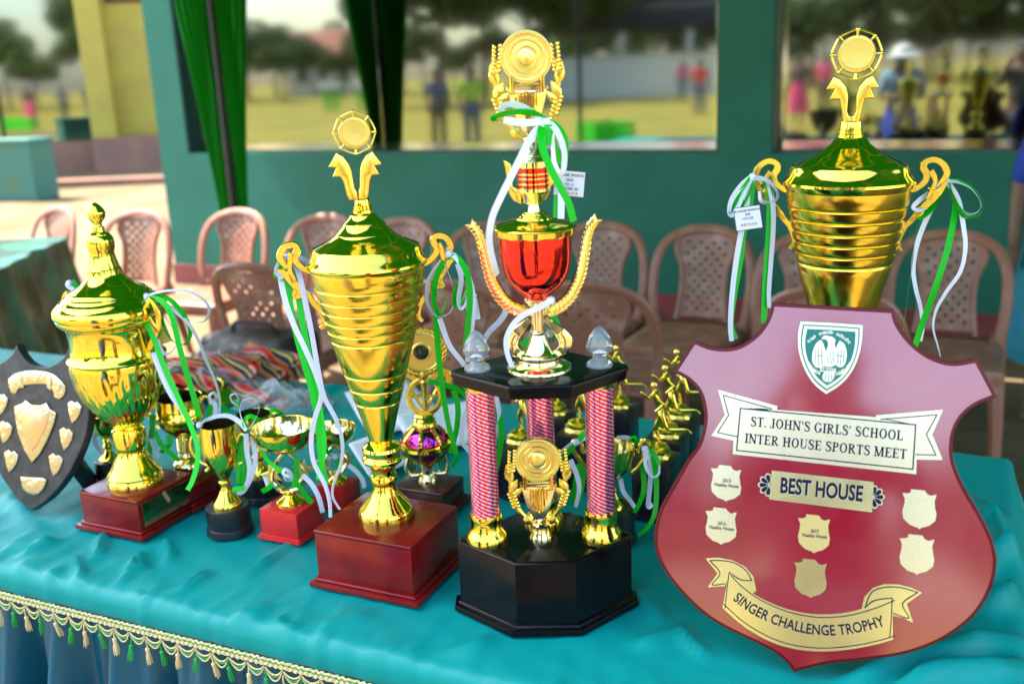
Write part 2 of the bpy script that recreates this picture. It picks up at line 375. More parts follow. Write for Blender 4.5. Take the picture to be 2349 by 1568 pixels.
# ---- green building with reflective windows
bld = thing('green_building', W0, 'dark green painted building with wide mirror-like windows behind the chairs', 'building')
def bpart(name, vf, m, parent=bld, sm=False, **k): return mk(name, shift(vf, -W0) if parent is bld else vf, m, parent, smooth=sm, **k)
s_end = wall_sz(379, 435)[0]; s_w1a, z_sill = wall_sz(431, 349); s_w1b = wall_sz(1646, 352)[0]; s_w2a = wall_sz(1768, 354)[0]
z_sill = .5*(z_sill+wall_sz(1900, 356)[1]); ZT, ZR, S_R = 2.45, 3.3, s_w2a+9.0
s_w2b = s_w2a+3.4
bpart('lower_wall', wbox(s_end, S_R, -.25, 0, .16, z_sill), WALLG)
bpart('skirting', wbox(s_end-.01, S_R, -.25, .015, 0, .16), SKIRT)
bpart('end_pillar', wbox(s_end, s_w1a, -.25, 0, z_sill, ZT), WALLG)
bpart('window_pillar', wbox(s_w1b, s_w2a, -.25, 0, z_sill, ZT), WALLG)
bpart('window_pillar', wbox(s_w2b, S_R, -.25, 0, z_sill, ZT), WALLG)
bpart('upper_wall', wbox(s_end, S_R, -.25, 0, ZT, ZR), WALLG)
bpart('side_wall', wbox(s_end, s_end+.2, -7, -.25, 0, ZR), WALLG)
bpart('roof', wbox(s_end-.5, S_R+.5, -7.5, .75, ZR, ZR+.14), ROOFT)
for a, b in ((s_w1a, s_w1b), (s_w2a, s_w2b)):
    wv = bpart('window', wbox(a+.003, b-.003, -.17, -.15, z_sill+.003, ZT-.003), GLASS)
    for nm, vf in (('jamb', wbox(a, a+.012, -.148, -.004, z_sill+.002, ZT-.002)), ('jamb', wbox(b-.012, b, -.148, -.004, z_sill+.002, ZT-.002))):
        mk(nm, shift(vf, -W0), REVEAL, wv, smooth=False)
    # bevelled glass strips along the edges of the pane
    def bev(sa, sb, za, zb, tilt, m=BEVEL):
        e = .014
        if zb-za < .2: lo, hi = max(0, -e*tilt), max(0, e*tilt); q = [(sa, -.148+lo, za), (sb, -.148+lo, za), (sb, -.148+hi, zb), (sa, -.148+hi, zb)]
        else: lo, hi = max(0, -e*tilt), max(0, e*tilt); q = [(sa, -.148+lo, za), (sb, -.148+hi, za), (sb, -.148+hi, zb), (sa, -.148+lo, zb)]
        back = [(s, -.15, z) for s, _, z in q]
        v = [tuple(AW*s+NW*d+np.array([0, 0, z])) for s, d, z in q+back]
        return mk('bevel', (v, [(0, 1, 2, 3), (0, 4, 5, 1), (1, 5, 6, 2), (2, 6, 7, 3), (3, 7, 4, 0)]), m, wv, smooth=False)
    bev(a+.03, b-.03, z_sill+.012, z_sill+.062, -.14); bev(a+.02, a+.055, z_sill+.07, ZT-.35, -.3); bev(b-.055, b-.02, z_sill+.07, ZT-.4, .3)

# ---- tent over the table: pole at the wall side, drapes gathered on it
PP = at(512, 250, 6.35); PP = np.array([PP[0], PP[1], 0]); 
def tent_s(P): return float(np.dot(P-W0, AW)), float(np.dot(P-W0, NW))
ps, pdist = tent_s(PP); T_S1, T_D1 = ps+8.2, 5.0
tent = thing('tent_canopy', PP, 'green fabric tent canopy stretched over the trophy table and chairs', 'canopy')
ZC, ZRG = 2.72, 3.12
def cpt(s, d, z): return tuple(wpt(s, d, z)-PP)
nS, nD = 20, 16; V = []; Fc = []
for i in range(nS+1):
    for j in range(nD+1):
        u, v_ = i/nS, j/nD; s = ps+(T_S1-ps)*u; d = pdist+(T_D1-pdist)*v_
        z = ZC+(ZRG-ZC)*(1-abs(2*v_-1))-.05*sin(pi*u*4)**2*sin(pi*v_)+.012*sin(9*u*pi+5*v_)
        V.append(cpt(s, d, z))
for i in range(nS):
    for j in range(nD): Fc.append((i*(nD+1)+j, i*(nD+1)+j+1, (i+1)*(nD+1)+j+1, (i+1)*(nD+1)+j))
rf_ = mk('roof', (V, Fc), CANOPY, tent); rf_.modifiers.new('s', 'SOLIDIFY').thickness = .002
for j in range(6):                                          # unseen bars added under the fabric to break up its reflection in the lids
    u0 = ps+(T_S1-ps)*j/5; pts = [cpt(u0, pdist+(T_D1-pdist)*v_, ZC-.05+(ZRG-ZC)*(1-abs(2*v_-1))) for v_ in (0, .25, .5, .75, 1)]
    mk('added_roof_bar', tube(pts, .019, 8), CONC, tent)
for v_ in (0, .5, 1): mk('added_roof_bar', tube([cpt(ps, pdist+(T_D1-pdist)*v_, ZC-.05+(ZRG-ZC)*(1-abs(2*v_-1))), cpt(T_S1, pdist+(T_D1-pdist)*v_, ZC-.05+(ZRG-ZC)*(1-abs(2*v_-1)))], .022, 8), CONC, tent)
def valance(s0, d0, s1, d1):
    V, Fc = [], []; n = 120
    for i in range(n+1):
        u = i/n; s, d = s0+(s1-s0)*u, d0+(d1-d0)*u; k = .012*sin(u*n*.5)
        for h in (0, .12, .22+.05*abs(sin(u*24))): V.append(cpt(s+k*(d1 != d0)*h*4, d+k*(s1 != s0)*h*4, ZC-h))
    for i in range(n):
        for j in range(2): Fc.append((i*3+j, i*3+j+1, i*3+j+4, i*3+j+3))
    o = mk('valance', (V, Fc), CANOPY, tent); o.modifiers.new('s', 'SOLIDIFY').thickness = .002
valance(ps, T_D1, T_S1, T_D1); valance(ps, pdist, ps, T_D1)
for s, d in ((ps, pdist), (ps, T_D1), (T_S1, pdist), (T_S1, T_D1)):
    q = cpt(s, d, 0); mk('pole', shift(lathe([(.026, ZC+.02), (.026, .02), (.07, .012), (.07, 0)], 14), q), POLE, tent)
def drape(P, w_top, sgn, name, label, z0=.42, z1=2.70, spread=AW, group=None):
    V, Fc = [], []; nu, nz = 34, 40
    for j in range(nz+1):
        z = z0+(z1-z0)*j/nz; k = (j/nz)**1.35
        for i in range(nu+1):
            u = i/nu; wd = .05+(w_top-.05)*k
            off = sgn*(.035+wd*u); fold = (.012+.035*k)*sin(u*2*pi*5+1.5*k)
            p = np.array([0, 0, z])+spread*off+np.cross([0, 0, 1], spread)*fold; V.append(tuple(p))
    for j in range(nz):
        for i in range(nu): a = j*(nu+1)+i; Fc.append((a, a+1, a+nu+2, a+nu+1))
    o = mk(name, (V, Fc), DRAPE, None, loc=tuple(P)); o.modifiers.new('s', 'SOLIDIFY').thickness = .002
    return tag(o, label, 'drape', group)
drape(PP, .36, -1, 'tent_drape', 'bright green drape gathered on the dark pole, on its yellow wall side', z0=.3)
drape(PP, .32, 1, 'tent_drape', 'bright green drape gathered on the dark pole, on its window side', z0=.3)

# ---- the trophy table under its satin cloth
TY = radians(24.8); TA = np.array([cos(TY), -sin(TY), 0]); TB = np.array([sin(TY), cos(TY), 0]); T0 = np.array([-.894, 1.578, 0])
ZTOP = .75; SR, TBK, SL = 1.60, 1.09, -2.05
def tpt(s, t, z=ZTOP): return T0+TA*s+TB*t+np.array([0, 0, z])
def st_of(p): return float(np.dot(np.array(p)-T0, TA)), float(np.dot(np.array(p)-T0, TB))
tb = thing('trestle_table', tpt((SL+SR)/2, TBK/2, 0), 'long table carrying the trophies, hidden under the teal satin cloth', 'table', rz=-TY)
LX = (SR-SL)/2-.03; LYh = TBK/2-.03
mk('table_top', box(-LX, LX, -LYh, LYh, .705, .738, .004), CONC, tb, smooth=False)
for sx in (-1, 1):
    for sy in (-1, 1): mk('leg', box(sx*(LX-.12)-.025, sx*(LX-.12)+.025, sy*(LYh-.1)-.025, sy*(LYh-.1)+.025, 0, .705), POLE, tb, smooth=False)

def creases(S, T):
    Z = np.zeros_like(S)
    def cz(a, b, amp, wd):
        (s0, t0), (s1, t1) = st_of(onz(*a)), st_of(onz(*b)); dx, dy = s1-s0, t1-t0; L = sqrt(dx*dx+dy*dy)
        x = ((S-s0)*dx+(T-t0)*dy)/L; y = ((S-s0)*-dy+(T-t0)*dx)/L; y = y+.006*np.sin(x*40)
        e = np.clip(np.minimum(x, L-x)/(.3*L)+.0, 0, 1)
        return 3.6*amp*e*np.exp(-(y/(wd*.8))**2)
    for a, b, amp, wd in (((40, 1275), (130, 1232), .004, .012), ((200, 1290), (255, 1210), .005, .008), ((260, 1345), (330, 1265), .0045, .008), ((165, 1345), (190, 1265), .004, .007),
                          ((310, 1320), (330, 1260), .004, .006), ((375, 1300), (395, 1220), .004, .007), ((395, 1360), (490, 1300), .004, .009),
                          ((540, 1330), (700, 1225), .0035, .008), ((300, 1400), (310, 1350), .004, .006), ((470, 1460), (500, 1400), .004, .007), ((640, 1500), (650, 1400), .003, .008),
                          ((400, 1420), (450, 1395), .004, .006), ((10, 1250), (130, 1240), .003, .014), ((60, 1190), (20, 1120), .004, .02), ((540, 1420), (620, 1370), .003, .012),
                          ((720, 1440), (860, 1400), .0025, .02), ((1480, 1330), (1500, 1430), .004, .015), ((1560, 1420), (1620, 1520), .004, .014), ((1440, 1480), (1560, 1440), .003, .02),
                          ((1880, 1575), (2380, 1450), .009, .022), ((1980, 1600), (2380, 1515), .009, .02), ((2230, 1130), (2340, 1300), .008, .02), ((2200, 1320), (2349, 1250), .010, .02),
                          ((2120, 1230), (2300, 1180), .006, .015), ((2240, 1400), (2349, 1350), .010, .02), ((1000, 1500), (1150, 1460), .003, .02), ((700, 900), (790, 880), .003, .02)):
        Z += cz(a, b, amp, wd)
    r = np.random.default_rng(3)
    for _ in range(70):                                # short puckers running in from the front hem
        s0 = r.uniform(-.45, 1.5); Z += (r.uniform(.003, .0085)*np.exp(-((S-s0-r.uniform(-.4, .4)*T)/r.uniform(.004, .009))**2)*np.exp(-np.clip(T, 0, None)/r.uniform(.03, .11)))
    Z += .0016*np.sin(S*23+3*np.sin(T*9))*np.sin(T*17+S*5)+.001*np.sin(S*61+T*40)*np.sin(T*55-S*21)
    return Z
CELL = .010; FD, RD, BD = .038, .62, .34                   # overhang at front, right and back
us = np.arange(SL-.3, SR+RD+1e-6, CELL); vs = np.arange(-FD, TBK+BD, CELL)
Uu, Vv = np.meshgrid(us, vs, indexing='ij'); rad_ = .018
def fold(x, hi):                                           # distance past an edge -> (position, drop)
    e = np.clip(x-(hi-rad_), 0, None); a = np.clip(e/rad_, 0, pi/2)
    return np.where(e > 0, hi-rad_+rad_*np.sin(a), x), np.where(e > 0, rad_*(1-np.cos(a))+np.clip(e-rad_*pi/2, 0, None), 0)
S1, dr = fold(Uu, SR); T1, db = fold(Vv, TBK); T2, df = fold(-T1, 0.); T1 = np.where(Vv < .1, -T2-.25*creases(Uu, np.zeros_like(Uu))*np.clip(df*40, 0, 1), T1); df = np.where(Vv < .1, df, 0)
wav = np.clip(dr, 0, .5); S1 = S1+wav*(.30+.09*np.sin(Vv*21+1)); T1 = T1+np.clip(db, 0, .4)*(.1+.08*np.sin(Uu*16))
zz = ZTOP-.004+creases(Uu, Vv)*(1-np.clip(dr*8, 0, 1))*(1-np.clip(db*8, 0, 1))*(1-np.clip(df*45, 0, 1))-np.maximum(np.maximum(dr, db), df)-.15*np.minimum(dr, db)
P3 = T0[None, None, :]+S1[..., None]*TA+T1[..., None]*TB+zz[..., None]*np.array([0, 0, 1.])
ni, nj = Uu.shape; idx = np.arange(ni*nj).reshape(ni, nj)
quads = np.stack([idx[:-1, :-1], idx[1:, :-1], idx[1:, 1:], idx[:-1, 1:]], -1).reshape(-1, 4)
cloth = thing('tablecloth', tpt(0, 0, 0), 'teal green satin tablecloth with gold tasselled hem covering the trophy table', 'tablecloth')
P3l = P3.reshape(-1, 3)-tpt(0, 0, 0)
me = bpy.data.meshes.new('top_cloth'); me.from_pydata(P3l.tolist(), [], quads.tolist()); me.update()
me.polygons.foreach_set('use_smooth', [True]*len(me.polygons)); me.materials.append(SATIN); obj('top_cloth', me, cloth)
def cl(s, t, z): return tuple(TA*s+TB*t+np.array([0, 0, z]))
# pleated skirt behind the hem
SKC = mat('shaded_skirt_satin', (.0, .085, .13), .4, 0, .4, bump=(9, .3, .01))  # darker, bluer copy of the teal satin; the skirt's shade is in its colour
V, Fc = [], []; n = 700; mz = 14
ph = np.cumsum(rng.uniform(.5, 1.6, n+1))*.20
for i in range(n+1):
    s = SL+(SR-SL)*i/n
    for j in range(mz+1):
        k = j/mz; z = .728-.725*k; a = .006+.040*min(1, k*2.5)
        t = .034+a*(sin(ph[i]+.35*sin(k*3+i*.02))+.45*sin(ph[i]*2.3+1.1*k))-.05*k; V.append(cl(s+.012*k*sin(ph[i]*1.3), t, z))
for i in range(n):
    for j in range(mz): a = i*(mz+1)+j; Fc.append((a, a+1, a+mz+2, a+mz+1))
mk('pleated_skirt', (V, Fc), SKC, cloth, ang=180)
# braid, cords and tassels
ZB = ZTOP-.042; TF = -.0225
for m_, dz, r_, ph_ in ((CREAM, .0045, .0021, 0), (GTHR, .0015, .0019, 1.5), (CREAM, -.0015, .0021, 3), (CREAM, -.0048, .0021, 4.5)):
    pts = [(cl(SL+(SR-SL)*i/1500, TF+.0009*sin(i*1.7+ph_), ZB+dz+.0011*sin(i*1.3+ph_))) for i in range(1501)]
    mk('braid', tube(pts, r_, 5), m_, cloth)
sp = .0335; nt_ = int((SR+.75)/sp)
def cord_path(drop, lift): return [(sp*(.04+.92*k/10), -.002, lift-drop*sin(pi*k/10)**.8) for k in range(11)]
cords = [mesh('cord', *rotz(tube(cord_path(d, l), .0013, 6), -TY), m_) for d, l, m_ in ((.008, 0, CREAM), (.0125, -.0005, GTHR), (.0165, -.001, CREAM))]
cordsb = [mesh('cord', *rotz(tube(cord_path(d, l), .0013, 6), -TY), m_) for d, l, m_ in ((.010, 0, CREAM), (.0135, -.0005, GTHR), (.0195, -.001, CREAM))]
def tassel_mesh(m_, seed):
    r = random.Random(seed); parts = [tube([(0, 0, .014), (.001, 0, .004), (0, 0, -.002)], .0012, 6), lathe([(.0008, 0), (.0034, -.0015), (.0038, -.004), (.003, -.0058), (.0034, -.0075), (.0026, -.009)], 10)]
    for k in range(26):
        a = r.uniform(0, 2*pi); q = r.uniform(.001, .0048); L = r.uniform(.018, .0235); bx = .0025*sin(seed)
        parts.append(tube([(.0018*cos(a), .0018*sin(a), -.007), (q*cos(a)*.9+bx*.4, q*sin(a)*.9, -.007-L*.5), (q*cos(a)+bx, q*sin(a), -.007-L)], [.0009, .0009, .0005], 4))
    return mesh('tassel', *join(*parts), m_)
tas = [[tassel_mesh(CREAM, k) for k in range(4)], [tassel_mesh(GTHR, k+9) for k in range(4)]]
for i in range(nt_):
    s = -.74+i*sp; cc = cords if i % 3 else cordsb
    for c_ in cc: obj('cord', c_, cloth, loc=cl(s, TF-.002, ZB-.0065))
    o = obj('tassel', tas[i % 2][i % 4 if i % 5 else (i+1) % 4], cloth, loc=cl(s+rng.uniform(-.003, .003), TF-.004, ZB-.022-rng.uniform(0, .006)))
    o.rotation_euler = (rng.uniform(-.12, .12), rng.uniform(-.22, .22), rng.uniform(0, 6))

# ---- left background: yellow building, low teal walls, draped table
YP = onz(352, 384, 0); YA = radians(12); ya = np.array([cos(YA), sin(YA), 0]); yn = np.array([sin(YA), -cos(YA), 0])
yb = thing('yellow_building', YP, 'yellow painted building with a brown base and a large reflective window', 'building')
def ypart(name, x0, x1, d0, d1, z0, z1, m, parent=None):
    v, f = box(x0, x1, d0, d1, z0, z1); v = [tuple(ya*p[0]-yn*p[1]+np.array([0, 0, p[2]])) for p in v]; return mk(name, (v, f), m, parent or yb, smooth=False)
cw = (352-290)/FPX*dep(YP); cx1 = -cw; cx0 = cx1-.42
ypart('corner_column', cx0, cx1, -.45, .35, .62, 5.2, YELL); ypart('recessed_wall', cx1, 2.6, 0, .35, .62, 5.2, YELL)
ypart('base_course', cx0-.02, 2.6, -.47, .4, 0, .62, BROWNB)
lv = ypart('louvre', cx1+.05, cx1+.75, -.03, 0, 3.0, 4.2, LOUV)
for k in range(12): ypart('slat', cx1+.07, cx1+.73, -.06, -.031, 3.03+k*.097, 3.08+k*.097, LOUV, lv)
ypart('base_course', -7.5, cx0-.02, .1, .5, 0, .55, BROWNB); yg = ypart('window', -7.5, cx0, .3, .34, .55, 5.2, GLASS)
for k in range(1, 4): ypart('mullion', cx0-k*1.7, cx0-k*1.7+.05, .26, .299, .55, 5.2, POLE, yg)
ypart('roof', -8.5, 3.2, -.9, 3, 5.2, 5.4, ROOFT)
def low_wall(pxl, pxr, pyb, h, dpth, yaw, label):
    a, b = onz(pxl, pyb, 0), onz(pxr, pyb, 0); L = np.linalg.norm(b-a); root = thing('low_wall', a, label, 'wall', 'low teal walls on the sandy yard', rz=atan2(b[1]-a[1], b[0]-a[0]))
    mk('wall_body', box(0, L, 0, dpth, 0, h, .02), TEALB, root, smooth=False); mk('coping', box(-.02, L+.02, -.02, dpth+.02, h-.06, h+.012, .015), TEALB, root, smooth=False); return root
low_wall(-150, 88, 462, .86, .45, radians(12), 'teal low wall standing nearest the green draped side table')
low_wall(150, 292, 386, .78, 1.1, radians(8), 'short teal low wall in front of the yellow column')
mk('yard_kerb', box(-2.2, 1.6, 0, .3, 0, .12, .02), BROWNB, None, smooth=False, kind='structure', loc=tuple(onz(180, 430, 0)))

c0 = onz(152, 541, .76); e1 = onz(0, 610, .76)-c0; e1 = e1/np.linalg.norm(e1); e2 = np.array([-e1[1], e1[0], 0]); e2 = e2*(1 if e2[0] < 0 else -1)
stt = thing('draped_side_table', (c0[0], c0[1], 0), 'small side table under a dark green cloth on the sunlit yard', 'table')
def sdt(u, v, z): return tuple(e1*u+e2*v+np.array([0, 0, z]))
V, Fc = [], []; per = []
LU, LV = 1.5, .75
for k in range(40): per.append((LU*k/40, 0, 0, -1))
for k in range(20): per.append((LU, LV*k/20, 1, 0))
for k in range(40): per.append((LU*(1-k/40), LV, 0, 1))
for k in range(20): per.append((0, LV*(1-k/20), -1, 0))
for i, (u, v_, a, b) in enumerate(per):
    for j, (ex, z) in enumerate(((-.01, .76), (.004, .752), (.02, .62), (.06, .40), (.09, .22))):
        k_ = ex+(.028*sin(i*.9)+.02*sin(i*.37))*(j/4); V.append(sdt(u+a*k_, v_+b*k_, z))
n = len(per)
for i in range(n):
    for j in range(4): a = i*5+j; b = ((i+1) % n)*5+j; Fc.append((a, a+1, b+1, b))
Fc.append(tuple(i*5 for i in range(n))); mk('cloth', (V, Fc), DGREENT, stt)
for u in (.1, LU-.1):
    for v_ in (.1, LV-.1): mk('leg', shift(lathe([(.02, .74), (.02, 0)], 10), sdt(u, v_, 0)), POLE, stt)

# ================================================================== plastic chairs
def make_chair():
    root = bpy.data.objects.new('plastic_chair', None); col.objects.link(root)
    # local: faces -y, origin on the floor under the middle of the backrest top
    B = lambda x, z: (x, -.015-.10*(.83-z)/.4+.05*(1-(x/.22)**2)-.03, z)      # backrest surface
    arch = [(-.2, .40), (-.215, .50), (-.222, .60), (-.212, .70), (-.175, .775), (-.10, .817), (0, .83), (.10, .817), (.175, .775), (.212, .70), (.222, .60), (.215, .50), (.2, .40)]
    mk('back_arch', tube(cr([B(*p) for p in arch], 4), .019, 8, flat=(.8, 1.15), up=(0, 1, 0)), PLAS, root)
    hw = lambda z: np.interp(z, [.44, .55, .66, .74, .80], [.115, .10, .105, .135, .12]); V, Fc = [], []; NX, NZ = 9, 15
    for j in range(NZ):
        z0, z1 = .445+(.805-.445)*j/NZ, .445+(.805-.445)*(j+1)/NZ
        for i in range(NX):
            u0, u1 = -1+2*i/NX, -1+2*(i+1)/NX; hole = 0 < j < NZ-1 and (i+j) % 2 == 0 and 0 < i < NX-1
            c = [(u0*hw(z0), z0), (u1*hw(z0), z0), (u1*hw(z1), z1), (u0*hw(z1), z1)]; b = len(V); V += [B(*p) for p in c]
            if hole:
                mx, mz_ = sum(p[0] for p in c)/4, sum(p[1] for p in c)/4
                V += [B(mx+(p[0]-mx)*.62, mz_+(p[1]-mz_)*.62) for p in c]
                for k in range(4): q = (k+1) % 4; Fc.append((b+k, b+q, b+4+q, b+4+k))
            else: Fc.append((b, b+1, b+2, b+3))
    p = mk('lattice_panel', (V, Fc), PLAS, root, smooth=False); p.modifiers.new('s', 'SOLIDIFY').thickness = .007
    for s in (-1, 1): mk('back_strut', tube(cr([B(s*hw(z), z) for z in (.43, .55, .66, .74, .80)], 4), .011, 8), PLAS, root)
    V, Fc = [], []; n = 12                                                   # dished seat with a deep front apron
    for i in range(n+1):
        for j in range(n+1):
            x = -.21+.42*i/n; y = -.56+.46*j/n; r_ = max(abs(x)/.21, abs(y+.33)/.23)
            V.append((x*(1-.05*(j/n)), y, .425-.012*(1-r_**2)+.012*sin(pi*j/n*.5)*0-(.02 if j == 0 else 0)))
    for i in range(n):
        for j in range(n): a = i*(n+1)+j; Fc.append((a, a+n+1, a+n+2, a+1))
    st_ = mk('seat', (V, Fc), PLAS, root); st_.modifiers.new('s', 'SOLIDIFY').thickness = .012
    mk('apron', join(box(-.21, .21, -.575, -.558, .36, .42, .006), box(-.215, -.20, -.56, -.12, .36, .415, .005), box(.20, .215, -.56, -.12, .36, .415, .005)), PLAS, root)
    for sx in (-1, 1):
        mk('leg', tube([(sx*.19, -.54, .41), (sx*.205, -.565, .2), (sx*.215, -.58, 0)], [.032, .026, .02], 8, flat=(.8, 1.1)), PLAS, root)
        mk('leg', tube([(sx*.2, -.13, .44), (sx*.21, -.06, .2), (sx*.22, -.01, 0)], [.03, .025, .02], 8, flat=(.8, 1.1)), PLAS, root)
        mk('armrest_post', tube(cr([B(sx*.212, .62), (sx*.235, -.2, .60), (sx*.235, -.4, .585), (sx*.225, -.52, .55), (sx*.205, -.545, .42)], 4), .016, 8, flat=(.7, 1.2)), PLAS, root) if False else None
    return root
chair0 = make_chair(); used_chair = [False]
def chair(px, py, yaw, label, group='brown plastic chairs lined up before the green wall', h=.83, scale=1.):
    P = onz(px, py, h*scale); o = chair0 if not used_chair[0] else copy_tree(chair0); used_chair[0] = True
    o.location = (P[0], P[1], 0); o.rotation_euler = (0, 0, yaw); o.scale = (scale,)*3; tag(o, label, 'chair', group); return o
wy = -WY
ROWL = 'brown plastic chair in the row along the green wall'
for px, py, dy, lb in ((752, 497, .1, 'behind the shoulder of the tall ringed cup'), (930, 507, .0, 'between the tall ringed cup and the red chrome cup'), (1130, 516, .12, 'directly behind the red chrome cup'),
                       (1385, 516, .05, 'between the red chrome cup and the window pillar'), (1625, 524, -.03, 'under the green window pillar'), (1872, 541, .04, 'behind the wide ringed cup'), (2184, 536, .02, 'beside the person in turquoise')):
    chair(px, py, wy+dy, 'brown plastic chair by the wall, '+lb)
chair(550, 485, wy+.05, 'brown plastic chair in front of the green drape and dark tent pole')
chair(322, 488, wy+.2, 'brown plastic chair at the wall corner, sun falling through its back')
chair(140, 478, wy-.15, 'sunlit brown plastic chair behind the green draped side table')
FR = 'brown plastic chair with its rounded back turned to the trophy table'
for px, py, dy, lb in ((565, 611, pi+.1, 'brown plastic chair behind the striped medal ribbons, its back to the table'), (1030, 650, pi-.1, 'brown plastic chair behind the wreath trophy, its back to the table'), (1345, 655, pi+.05, 'brown plastic chair behind the black upper board, its back to the table'), (1905, 668, pi, 'brown plastic chair hidden mostly by the maroon shield')):
    chair(px, py, wy+dy, lb, 'brown plastic chairs drawn up to the trophy table')
PSt = onz(75, 692, .43); stl = thing('plastic_stool', (PSt[0], PSt[1], 0), 'brown plastic stool with a sunlit seat before the green draped side table', 'stool', rz=radians(15))
mk('seat', box(-.2, .2, -.17, .17, .405, .43, .012, 3), PLAS, stl); mk('apron', box(-.19, .19, -.16, .16, .34, .406, .008, 2), PLAS, stl)
for sx in (-1, 1):
    for sy in (-1, 1): mk('leg', tube([(sx*.165, sy*.135, .37), (sx*.185, sy*.155, .18), (sx*.2, sy*.17, 0)], [.034, .028, .022], 8), PLAS, stl)
bag = thing('dark_bag', onz(600, 830, .43)*np.array([1, 1, 0])+np.array([0, 0, 0]), 'dark brown bag lying on the chair behind the medal ribbons', 'bag')
mk('bag_body', xf(box(-.22, .22, -.13, .13, .435, .56, .04, 3), Matrix.Rotation(wy, 4, 'Z')), mat('dark_bag_cloth', (.035, .028, .02), .6, bump=(15, .6, .02)), bag)
mk('handle', xf(tube(cr([(-.12, -.02, .555), (-.08, -.03, .60), (.08, -.03, .60), (.12, -.02, .555)], 5), .008, 6), Matrix.Rotation(wy, 4, 'Z')), POLE, bag)

# ================================================================== trophies
ZO = ZTOP+.0005                                            # things rest on the cloth
def face_n(P):                                             # horizontal direction from a trophy towards the lens
    d = np.array([P[0], P[1], 0.]); return -d/np.linalg.norm(d)
def frame(P):                                              # local frame: x to the picture's right, y away from the lens
    n = face_n(P); return Matrix(((-n[1], -n[0], 0), (n[0], -n[1], 0), (0, 0, 1))).to_4x4()
def fx(P, vf): return xf(vf, frame(P))
def loc2(P, px, py, off=0.):                               # pixel on the upright plane through P, in that frame: (x, y, z)
    n = face_n(P); q = onplane(px, py, np.array(P)+n*off, n)-np.array(P); return np.array([float(np.dot(q, [-n[1], n[0], 0])), -off, float(q[2])])
def wood_base(root, P, wd, dp_, h, m=WOOD, yaw=-TY, plinth=.012, ph=.014, lip=.006):
    a = box(-wd/2, wd/2, -dp_/2, dp_/2, ph*.98, h-lip, .0012, 2); 
    t = box(-wd/2-.0015, wd/2+.0015, -dp_/2-.0015, dp_/2+.0015, h-lip+.0002, h, .0028, 3)
    p1 = box(-wd/2-plinth, wd/2+plinth, -dp_/2-plinth, dp_/2+plinth, 0, ph*.62, .002, 2); p2 = box(-wd/2-plinth*.45, wd/2+plinth*.45, -dp_/2-plinth*.45, dp_/2+plinth*.45, ph*.6, ph, .003, 3)
    b = mk('base', rotz(join(a, t), yaw), m, root, ang=25); mk('plinth', rotz(join(p1, p2), yaw), m, root, ang=25); return b
def band2(P, pts, wd, th, mirror=False, n=6):
    q = cr([loc2(P, *p) for p in pts], n); v = band(q, wd, (0, 1, 0), th); return fx(P, mirx(v) if mirror else v)

def wheel_finial(root, P, c, Rk, zoomf, vpts, m=GOLDC):
    """sunburst disc in an eight-knobbed wheel, held by two notched ribbons"""
    cc = loc2(P, *c); k = dep(np.array(P)+np.array([0, 0, cc[2]]))/FPX; R = Rk*k
    ry = Matrix.Translation(Vector(cc)) @ Matrix.Rotation(pi/2, 4, 'X')
    d = [(0, .0035), (R*.5, .0036), (R*.53, .0046), (R*.57, .0046)]
    for i in range(2): pass
    v, f = lathe([(R*.70, -.003), (R*.72, .003), (R*.69, .0055), (R*.56, .0058), (R*.545, .0045), (R*.3, .0042), (0, .004)][::-1], 64, lambda r, a, t, z: r)
    mk('medal_disc', fx(P, xf((v, f), ry)), GOLDY, root)
    rays = [xf(box(-R*.012, R*.012, R*.57, R*.69, .005, .0068, .0004, 1), ry @ Matrix.Rotation(2*pi*i/56, 4, 'Z')) for i in range(56)]
    mk('sunburst_rays', fx(P, join(*rays)), m, root)
    kn = []
    for i in range(8):
        a = 2*pi*i/8; M = ry @ Matrix.Rotation(a, 4, 'Z')
        kn.append(xf(xf(lathe([(0, .0), (R*.085, R*.05), (R*.09, R*.1), (R*.05, R*.2), (R*.05, R*.36)][::1], 10), Matrix.Rotation(pi/2, 4, 'X')), M @ Matrix.Translation((0, R*1.0, .001))))
        p = [(R*.93*sin(b)*q, R*.93*cos(b)*q, .001) for b, q in ((0, 1), (pi/16, .965), (pi/8, .95), (3*pi/16, .965), (pi/4, 1))]
        kn.append(xf(tube(cr(p, 3), R*.048, 6), M))
    mk('wheel', fx(P, join(*kn)), m, root)
    pts = [loc2(P, *p) for p in vpts]; ax = loc2(P, *vpts[0])[0]
    pl = [(p[0], p[2]) for p in pts]
    v, f = prism(pl, -.0055, .0055, .0025, 2); v = [(x, -h, y) for x, y, h in v]
    mir = ([(2*ax-x, y, z) for x, y, z in v], [tuple(reversed(q)) for q in f])
    mk('ribbon_support', fx(P, (v, f)), m, root, ang=25); mk('ribbon_support', fx(P, mir), m, root, ang=25)

